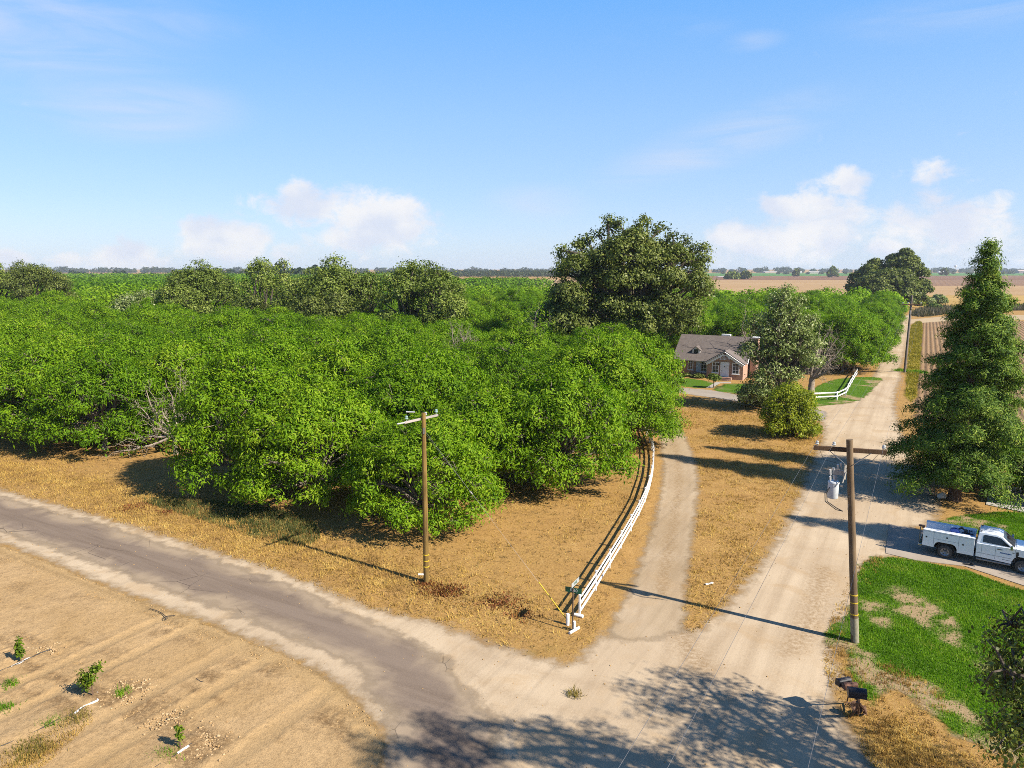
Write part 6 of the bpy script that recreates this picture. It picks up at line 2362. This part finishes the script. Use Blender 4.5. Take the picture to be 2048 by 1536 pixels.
# chimney and ridge vent
mb = MB()
mb.bbox((HL + 0.37, 2.4, 0), (HL + 1.35, 3.9, 6.6))
mb.bbox((HL + 0.37, 1.9, 0), (HL + 1.30, 2.397, 3.0))
ch = mb.build('chimney', BRICK, HS)
mb = MB()
mb.bbox((HL + 0.27, 2.3, 6.603), (HL + 1.45, 4.0, 6.78))
mb.build('chimney_cap', HW_, ch)
mb = MB()
mb.bbox((6.6, HD / 2 + 0.2, RG - 0.1), (8.1, HD / 2 + 0.9, RG + 0.38))
mb.build('roof_vent', HW_, HS, bevel=0.03)
# porch on the left
mb = MB()
mb.bbox((-4.0, 1.6, 1.25), (-0.05, 1.68, 1.33))
mb.bbox((-4.0, 1.6, 0.45), (-0.05, 1.68, 0.52))
for k in range(20):
    mb.bbox((-3.95 + 0.2 * k, 1.62, 0.523), (-3.91 + 0.2 * k, 1.66, 1.247))
mb.build('porch_rail', HW_, HS)
mb = MB()
mb.bbox((-4.0, 1.5, 0.0), (-0.003, 6.0, 0.42))
for xx in (-3.9, -2.0):
    mb.bbox((xx, 1.7, 0.423), (xx + 0.15, 1.85, 2.6))
mb.bbox((-4.2, 1.4, 2.603), (-0.4, 6.2, 2.78))
mb.build('porch', plain('porch_cream', (0.55, 0.42, 0.24), 0.7), HS)

LB = 'small shrubs on the house lawn'


def local(x, y):
    c, s_ = math.cos(HA), math.sin(HA)
    return (HF[0] + x * c - y * s_, HF[1] + x * s_ + y * c)


for i, (px, py, w, h, lab) in enumerate(((1335, 766, 16, 17, 'leftmost rounded shrub on the lawn before the brick house'), (1344, 766, 11, 11, 'smallest of the four rounded shrubs before the brick house'),
                                        (1355, 767, 17, 19, 'tallest of the four rounded shrubs before the brick house'), (1364, 768, 11, 12, 'rightmost of the four rounded shrubs before the brick house'))):
    small_bush(px, py, w, h, 1000 + i, lab, GREEN_LEAF, m=18, L=0.34, W=0.18, group=LB)
small_bush(1396, 756, 22, 7, 1010, 'dark low planting under the shuttered window of the brick house', DARK_LEAF, 'flower_bed', group=LB)
small_bush(1376, 753.5, 18, 6, 1011, 'dark low planting at the left front wall of the brick house', DARK_LEAF, 'flower_bed', group=LB)
tx, ty = gp(1426, 776)
TT = thing('topiary_tree', 'small round headed tree on a bare stem beside the front walk', 'tree', (tx, ty, 0))
mb = MB()
mb.tube([(0, 0, -0.1), (0.1, 0, 0.5), (0.05, 0, 1.2)], [0.10, 0.07, 0.06], 7)
mb.build('trunk', OAK_BARK, TT, True)
rs = np.random.RandomState(44)
C, O = lobes_to_clumps(rs, [((-0.35, 0, 1.55), 0.6), ((0.35, 0.1, 1.5), 0.6), ((0, 0, 1.75), 0.6)], 60, 0.7)
link('crown', cloud_mesh('crown', [leaf_cloud(rs, C, O, 14, 0.14, 0.26, 0.15, 0.4, 0.8, 0.2)], GREEN_LEAF), TT)

# ------------------------------------------------------------------ unseen shed added outside the frame to throw a shadow on the patio
shx, shy = gp(1957, 1003)
hsd = 3.0
kk = hsd / math.tan(SUN_EL)
SHD = thing('offscreen_shed', 'unseen low white shed added past the right edge to shade the patio', 'shed', (shx + SUN_AZ[0] * kk + 0.12, shy + SUN_AZ[1] * kk, 0), R(-22))
mb = MB()
mb.bbox((0, 0.0, 0), (6, 1.9, hsd - 0.15))
mb.build('wall', HW_, SHD)
mb = MB()
mb.bbox((-0.1, -0.1, hsd - 0.147), (6.1, 2.0, hsd))
mb.build('roof', SHING, SHD)
mb = MB()
mb.bbox((0.8, -0.04, 0.05), (1.7, -0.003, 2.1))
mb.build('door', TDK, SHD)

# ------------------------------------------------------------------ saplings, hoses, bucket and small things
SAP = leaf_mat('sapling_leaf', [(0, (0.07, 0.13, 0.01)), (0.5, (0.15, 0.24, 0.015)), (1, (0.30, 0.36, 0.03))], 0.35, 0.15)
STAKE = plain('sapling_bark', (0.18, 0.11, 0.07), 0.8)
SGRP = 'young trees planted in the tilled field'


def sapling(px, py, branches, label, seed, leafn, spread, stem_h):
    X, Y = gp(px, py)
    rs = np.random.RandomState(seed)
    o = thing('sapling', label, 'young tree', (X, Y, 0), 0, SGRP)
    mb = MB()
    top = h_at(Y, stem_h)
    mb.tube([(0, 0, -0.05), (0.02, 0, top * 0.5), (0, 0.01, top)], [0.035, 0.026, 0.012], 7)
    C = []
    for (bx, by, b0) in branches:
        z = h_at(Y, by)
        p = Vector((x_at(bx, Y, z) - X, rs.randn() * 0.05, z))
        a = Vector((0, 0, min(top, b0 * top)))
        mb.tube([a, a.lerp(p, 0.5) + Vector((0, 0, -0.04)), p], [0.016, 0.012, 0.006], 5)
        for k in range(leafn):
            C.append(a.lerp(p, 0.35 + 0.7 * (k + rs.rand()) / leafn) + Vector(rs.randn(3)) * spread * 0.4)
    mb.build('trunk', STAKE, o, True)
    C = np.array([list(c) for c in C])
    link('crown', cloud_mesh('crown', [leaf_cloud(rs, C, unit(C * np.array([1, 1, 0.2]) + 0.01), 7, spread, 0.13, 0.085, 0.4, 0.8, 0.3)], SAP), o)
    return o


sapling(186, 1398, [(200, 1326, 0.85), (193, 1336, 0.9), (160, 1343, 0.7), (165, 1350, 0.7), (158, 1362, 0.55), (170, 1372, 0.5), (185, 1355, 0.8), (182, 1340, 0.9), (178, 1362, 0.6)],
        'leafiest sapling with two spreading arms, white hose coiled at its foot', 31, 9, 0.085, 1342)
sapling(42, 1327, [(36, 1279, 0.9), (37, 1288, 0.8), (34, 1297, 0.6), (40, 1300, 0.6), (36, 1305, 0.5), (40, 1310, 0.45)],
        'slim upright sapling nearest the left edge of the photo', 32, 8, 0.06, 1284)
sapling(361, 1502, [(356, 1452, 0.7), (360, 1460, 0.7), (357, 1468, 0.5), (362, 1474, 0.5)],
        'thin bare staked sapling with few yellow leaves, at the bottom edge', 33, 5, 0.045, 1440)


def hose(pix, r, mat, label, name='drip_hose', z=0.06):
    pts = [(*gp(*p), z) for p in pix]
    pts = [(p[0], p[1], z) for p in smooth_poly([q[:2] for q in pts], False, 6)]
    o = tube_obj(name, pts, r, mat, None, 6)
    return tag(o, label, 'hose', 'irrigation hoses in the tilled field')


HWT = plain('white_hose', (0.92, 0.91, 0.88), 0.5)
HBK = plain('black_hose', (0.05, 0.045, 0.04), 0.6)
hose([(150, 1432), (165, 1420), (182, 1412), (196, 1405), (188, 1400), (180, 1405), (188, 1395), (196, 1390)], 0.055, HWT, 'white hose looped at the foot of the leafiest sapling', z=0.1)
hose([(22, 1338), (34, 1332), (44, 1328), (54, 1322), (62, 1320)], 0.05, HWT, 'short white hose beside the slim sapling at the left edge', z=0.09)
hose([(355, 1512), (368, 1503), (378, 1497)], 0.06, HWT, 'short white hose at the foot of the thin staked sapling', z=0.09)
hose([(-10, 1350), (22, 1338), (62, 1320), (80, 1311), (102, 1303)], 0.022, HBK, 'black drip hose running past the slim sapling', z=0.12)
hose([(-10, 1503), (60, 1474), (120, 1443), (152, 1430), (186, 1408)], 0.022, HBK, 'black drip hose leading along the weeds to the leafiest sapling', z=0.12)
hose([(310, 1540), (345, 1520), (362, 1506), (384, 1492)], 0.02, HBK, 'black drip hose beside the thin staked sapling', z=0.12)
hose([(300, 1222), (318, 1228), (330, 1236), (335, 1241), (330, 1244), (328, 1240), (336, 1237), (350, 1236)], 0.018, HBK, 'black hose end curled in a ring at the field edge', z=0.14)
hose([(393, 1361), (400, 1366), (407, 1368)], 0.02, HBK, 'short piece of black hose lying in the wheel track', z=0.09)
bx_, by_ = gp(1876, 998)
BK = thing('bucket', 'white plastic bucket lying in the redwood shade', 'bucket', (bx_, by_, 0))
mb = MB()
mb.lathe([(0.0, 0), (0.19, 0.0), (0.24, 0.45), (0.255, 0.45), (0.255, 0.48), (0.225, 0.48), (0.18, 0.05), (0.0, 0.04)], 18)
b = mb.build('pail', HWT, BK, True)
b.rotation_euler = (R(62), R(12), R(35))
b.location = (0, 0, 0.2)
mb = MB()
mb.tube([(0.25, 0, 0.44), (0.2, 0, 0.62), (0.0, 0, 0.70), (-0.2, 0, 0.62), (-0.25, 0, 0.44)], 0.012, 6)
h_ = mb.build('handle', STEEL, b)
# litter on the driveway and verge
wx, wy = gp(1418, 1169)
mb = MB()
mb.box((0, 0, 0.05), (0.5, 0.14, 0.06), Matrix.Rotation(0.3, 3, 'Z'))
mb.box((0.16, 0.03, 0.09), (0.2, 0.12, 0.05), Matrix.Rotation(0.7, 3, 'Z'))
tag(mb.build('paper_scrap', HWT, None, loc=(wx, wy, 0), bevel=0.02), 'small white scrap lying in the dry grass island', 'litter')
kx, ky = gp(1938, 1131)
mb = MB()
mb.tube([(-0.35, 0.1, 0.06), (-0.1, 0, 0.06), (0.2, 0.02, 0.07), (0.32, 0.08, 0.07)], [0.02, 0.05, 0.07, 0.02], 8)
tag(mb.build('dark_rag', TDK, None, True, (kx, ky, 0.03)), 'dark object lying on the concrete beside the truck', 'litter')

# ------------------------------------------------------------------ farm buildings on the horizon
FG = 'farm buildings on the horizon'


def barn(px, py, wpx, hpx, col, label, depth=1.0, roofc=(0.5, 0.47, 0.45)):
    X, Y = gp(px, py)
    k = Y / F
    w, h = wpx * k, hpx * k
    o = thing('farm_building', label, 'building', (X, Y, 0), 0.1, FG)
    d = w * 0.5 * depth
    mb = MB()
    mb.bbox((-w / 2, -d / 2, 0), (w / 2, d / 2, h * 0.6))
    mb.build('wall', plain('far_wall_%d' % int(col[0] * 100), col, 0.8), o)
    mb = MB()
    mb.add([(-w / 2 - 1, -d / 2 - 1, h * 0.6 + 0.05), (w / 2 + 1, -d / 2 - 1, h * 0.6 + 0.05), (w / 2 + 1, d / 2 + 1, h * 0.6 + 0.05), (-w / 2 - 1, d / 2 + 1, h * 0.6 + 0.05), (-w / 2 - 1, 0, h), (w / 2 + 1, 0, h)],
           [(0, 1, 5, 4), (2, 3, 4, 5), (0, 4, 3), (1, 2, 5), (0, 3, 2, 1)])
    mb.build('roof', plain('far_roof_%d' % int(roofc[0] * 100), roofc, 0.7), o)
    return o


barn(1540, 546.2, 26, 3.4, (0.6, 0.5, 0.42), 'long low cream farm shed left of the far dark tree')
barn(1628, 547, 22, 4, (0.62, 0.54, 0.46), 'wide pale farm shed beside the lone rounded far tree', roofc=(0.62, 0.58, 0.54))
barn(1600, 546.6, 6, 4, (0.66, 0.66, 0.66), 'small white farm house between the far sheds')
barn(1836, 546.5, 12, 5, (0.70, 0.64, 0.58), 'white farm house just right of the three dark oaks', roofc=(0.5, 0.4, 0.35))
barn(1883, 545.8, 13, 3.4, (0.72, 0.72, 0.72), 'white barn roof amid the far trees, between the oaks and the redwood', roofc=(0.7, 0.7, 0.7))
barn(1947, 546.4, 15, 3.2, (0.68, 0.66, 0.62), 'pale barn next to the redwood tip on the horizon', roofc=(0.66, 0.64, 0.62))
barn(2044, 546.8, 22, 7, (0.25, 0.2, 0.2), 'dark farm shed cut by the right edge of the photo', roofc=(0.55, 0.42, 0.38))
barn(1450, 554.6, 30, 1.6, (0.75, 0.74, 0.72), 'low white strip of a building in front of the brown thicket', roofc=(0.75, 0.74, 0.72))
X, Y = gp(1910, 545.2)
wt = thing('water_tower', 'tiny white water tower above the far trees', 'water tower', (X, Y, 0))
mb = MB()
r_ = 2.6 * Y / F
mb.lathe([(0, 5 * r_ * 0.8), (r_ * 0.8, 5 * r_ * 0.85), (r_, 5 * r_ * 0.95), (r_ * 0.8, 5 * r_ * 1.08), (0, 5 * r_ * 1.15)], 14)
mb.build('tank', HWT, wt, True)
mb = MB()
mb.tube([(0, 0, 0), (0, 0, 5 * r_ * 0.82)], [r_ * 0.3, r_ * 0.25], 8)
mb.build('leg', HWT, wt, True)
# ------------------------------------------------------------------ camera, light, sky
cam = bpy.data.cameras.new('camera')
cam.sensor_width = 36.0
cam.lens = 36.0 * F / 2048
cam.clip_start = 0.3
cam.clip_end = 60000
co_ = bpy.data.objects.new('camera', cam)
COL.objects.link(co_)
co_.location = (0, 0, CAM_H)
co_.rotation_euler = (R(90) - PITCH, 0, 0)
sc.camera = co_

sun = bpy.data.lights.new('sun', 'SUN')
sun.energy = SUN_E
sun.angle = R(0.53)
sun.color = (1.0, 0.92, 0.79)
so = bpy.data.objects.new('sun', sun)
COL.objects.link(so)
sv = Vector((SUN_AZ[0] * math.cos(SUN_EL), SUN_AZ[1] * math.cos(SUN_EL), math.sin(SUN_EL)))
so.rotation_euler = sv.to_track_quat('Z', 'Y').to_euler()

w = bpy.data.worlds.new('World')
sc.world = w
w.use_nodes = True
nt = NT(w.node_tree)
nt.n.clear()
out = nt.node('ShaderNodeOutputWorld')
bg = nt.node('ShaderNodeBackground')
sky = nt.node('ShaderNodeTexSky', sky_type='NISHITA')
sky.sun_disc = False
sky.sun_elevation = SUN_EL
sky.sun_rotation = math.atan2(SUN_AZ[0], SUN_AZ[1])
sky.altitude = 100
sky.air_density = 1.0
sky.dust_density = 0.6
sky.ozone_density = 2.0
hs = nt.node('ShaderNodeHueSaturation')
hs.inputs['Saturation'].default_value = SKY_SAT
hs.inputs['Value'].default_value = 1.0
nt.l.new(sky.outputs[0], hs.inputs['Color'])
skyn = nt.mix(1.0, hs.outputs[0], SKY_TINT, 'MULTIPLY')

d = nt.node('ShaderNodeTexCoord').outputs['Generated']
sep = nt.node('ShaderNodeSeparateXYZ')
nt.l.new(d, sep.inputs[0])
az = nt.math('ARCTAN2', sep.outputs[0], sep.outputs[1])
el = nt.math('ARCSINE', sep.outputs[2])
KS = 1.0 / (SKY_E * 2 ** EXPO)
grad = nt.ramp(nt.math('DIVIDE', el, PI / 2), [(p / 90.0, c) for p, c in SKY_STOPS])
skyc = nt.mix(SKY_BLEND, skyn, nt.mix(1.0, grad, (KS, KS, KS), 'MULTIPLY'))


def ang(px, py):
    u, v = (px - 1024) / F, (py - 768) / F
    y, z = CP - v * SP, -(SP + v * CP)
    return math.atan2(u, y), math.atan2(z, math.hypot(u, y))


def blob(px, py, rx, ry, tilt=0.0):
    a0, e0 = ang(px, py)
    ra, re = 1.28 * rx / F, 1.28 * ry / F
    x = nt.math('SUBTRACT', az, a0)
    y = nt.math('SUBTRACT', el, e0)
    if tilt:
        c, s = math.cos(tilt), math.sin(tilt)
        x, y = (nt.math('ADD', nt.math('MULTIPLY', x, c), nt.math('MULTIPLY', y, s)),
                nt.math('SUBTRACT', nt.math('MULTIPLY', y, c), nt.math('MULTIPLY', x, s)))
    q = nt.math('ADD', nt.math('POWER', nt.math('DIVIDE', x, ra), 2), nt.math('POWER', nt.math('DIVIDE', y, re), 2))
    return nt.rng(nt.math('SQRT', q), 1.0, 0.0)


def total(bl):
    t = None
    for (b, k) in bl:
        v = nt.math('MULTIPLY', blob(*b), k)
        t = v if t is None else nt.math('MAXIMUM', t, v)
    return t


cv = nt.node('ShaderNodeCombineXYZ')
nt.put(cv.inputs[0], az)
nt.put(cv.inputs[1], nt.math('MULTIPLY', el, 1.35))
cumn = nt.noise(cv.outputs[0], 30, 10, 0.6, 0.3)
soft = nt.noise(nt.mapping(cv.outputs[0], (1.2, 4.5, 1), (0, 0, 0.12)), 3.2, 5, 0.55, 0.8)
cum = total([((760, 445, 150, 80), 1.1), ((620, 410, 130, 60), 0.9), ((450, 480, 120, 62), 1.1), ((255, 520, 90, 45), 0.95), ((130, 520, 40, 24), 0.8), ((15, 520, 45, 26), 0.9), ((700, 480, 130, 50), 0.75),
             ((1690, 365, 60, 42), 0.95), ((1560, 412, 60, 34), 0.9), ((1470, 470, 80, 40), 0.9), ((1630, 440, 150, 80), 0.9), ((1560, 490, 190, 60), 0.85), ((1870, 335, 60, 45), 0.55),
             ((1890, 450, 150, 80), 0.85), ((1770, 495, 60, 35), 0.75), ((2010, 470, 90, 60), 0.6), ((560, 500, 90, 40), 0.55)])
wisp = total([((250, 215, 190, 60, 0.05), 0.75), ((90, 60, 260, 120, 0.2), 0.6), ((1430, 285, 230, 50, 0.28), 0.7), ((1080, 405, 110, 36), 0.55), ((1505, 82, 60, 18), 0.35), ((1320, 65, 130, 24), 0.3),
              ((1950, 20, 220, 40), 0.35), ((60, 110, 130, 60), 0.5), ((360, 40, 130, 40), 0.4)])
cumf = nt.rng(nt.math('ADD', cum, nt.math('MULTIPLY', nt.math('SUBTRACT', cumn, 0.5), 1.5)), 0.25, 0.78)
cumf = nt.math('MULTIPLY', cumf, 0.92)
wf = nt.math('MULTIPLY', nt.math('MULTIPLY', wisp, nt.rng(soft, 0.3, 0.68)), 1.0)
c1 = skyc
shade = nt.noise(cv.outputs[0], 14, 5, 0.5)
CLOUD_A = tuple(x * KS for x in CLOUD_A)
CLOUD_B = tuple(x * KS for x in CLOUD_B)
cloudc = nt.mix(nt.rng(shade, 0.35, 0.65), CLOUD_A, CLOUD_B)
c2 = nt.mix(wf, c1, CLOUD_A)
c3 = nt.mix(cumf, c2, cloudc)
nt.put(bg.inputs['Color'], c3)
bg.inputs['Strength'].default_value = SKY_E
nt.l.new(bg.outputs[0], out.inputs['Surface'])

# ------------------------------------------------------------------ air
if HAZE > 0:
    mb = MB()
    mb.bbox((-4200, -90, -1.0), (4200, 4200, 62))
    hm = bpy.data.materials.new('air')
    hm.use_nodes = True
    hn = NT(hm.node_tree)
    hn.n.clear()
    ho = hn.node('ShaderNodeOutputMaterial')
    pv = hn.node('ShaderNodeVolumePrincipled')
    pv.inputs['Color'].default_value = (0.72, 0.84, 1.0, 1)
    pv.inputs['Density'].default_value = HAZE
    pv.inputs['Anisotropy'].default_value = 0.2
    hn.l.new(pv.outputs[0], ho.inputs['Volume'])
    hz = mb.build('haze', hm)
    tag(hz, 'thin blue haze over the far plain', 'haze', None, 'stuff')

sc.view_settings.view_transform = 'Standard'
sc.view_settings.look = 'None'
sc.view_settings.exposure = EXPO
sc.view_settings.gamma = 1.0
sc.render.engine = 'CYCLES'
cy = sc.cycles
cy.max_bounces = 6
cy.diffuse_bounces = 3
cy.glossy_bounces = 2
cy.transmission_bounces = 3
cy.transparent_max_bounces = 16
cy.volume_bounces = 1
cy.use_adaptive_sampling = True
cy.adaptive_threshold = 0.01
cy.use_denoising = False
cy.pixel_filter_type = 'BLACKMAN_HARRIS'
cy.filter_width = 0.9
cy.caustics_reflective = False
cy.caustics_refractive = False
cy.sample_clamp_indirect = 8
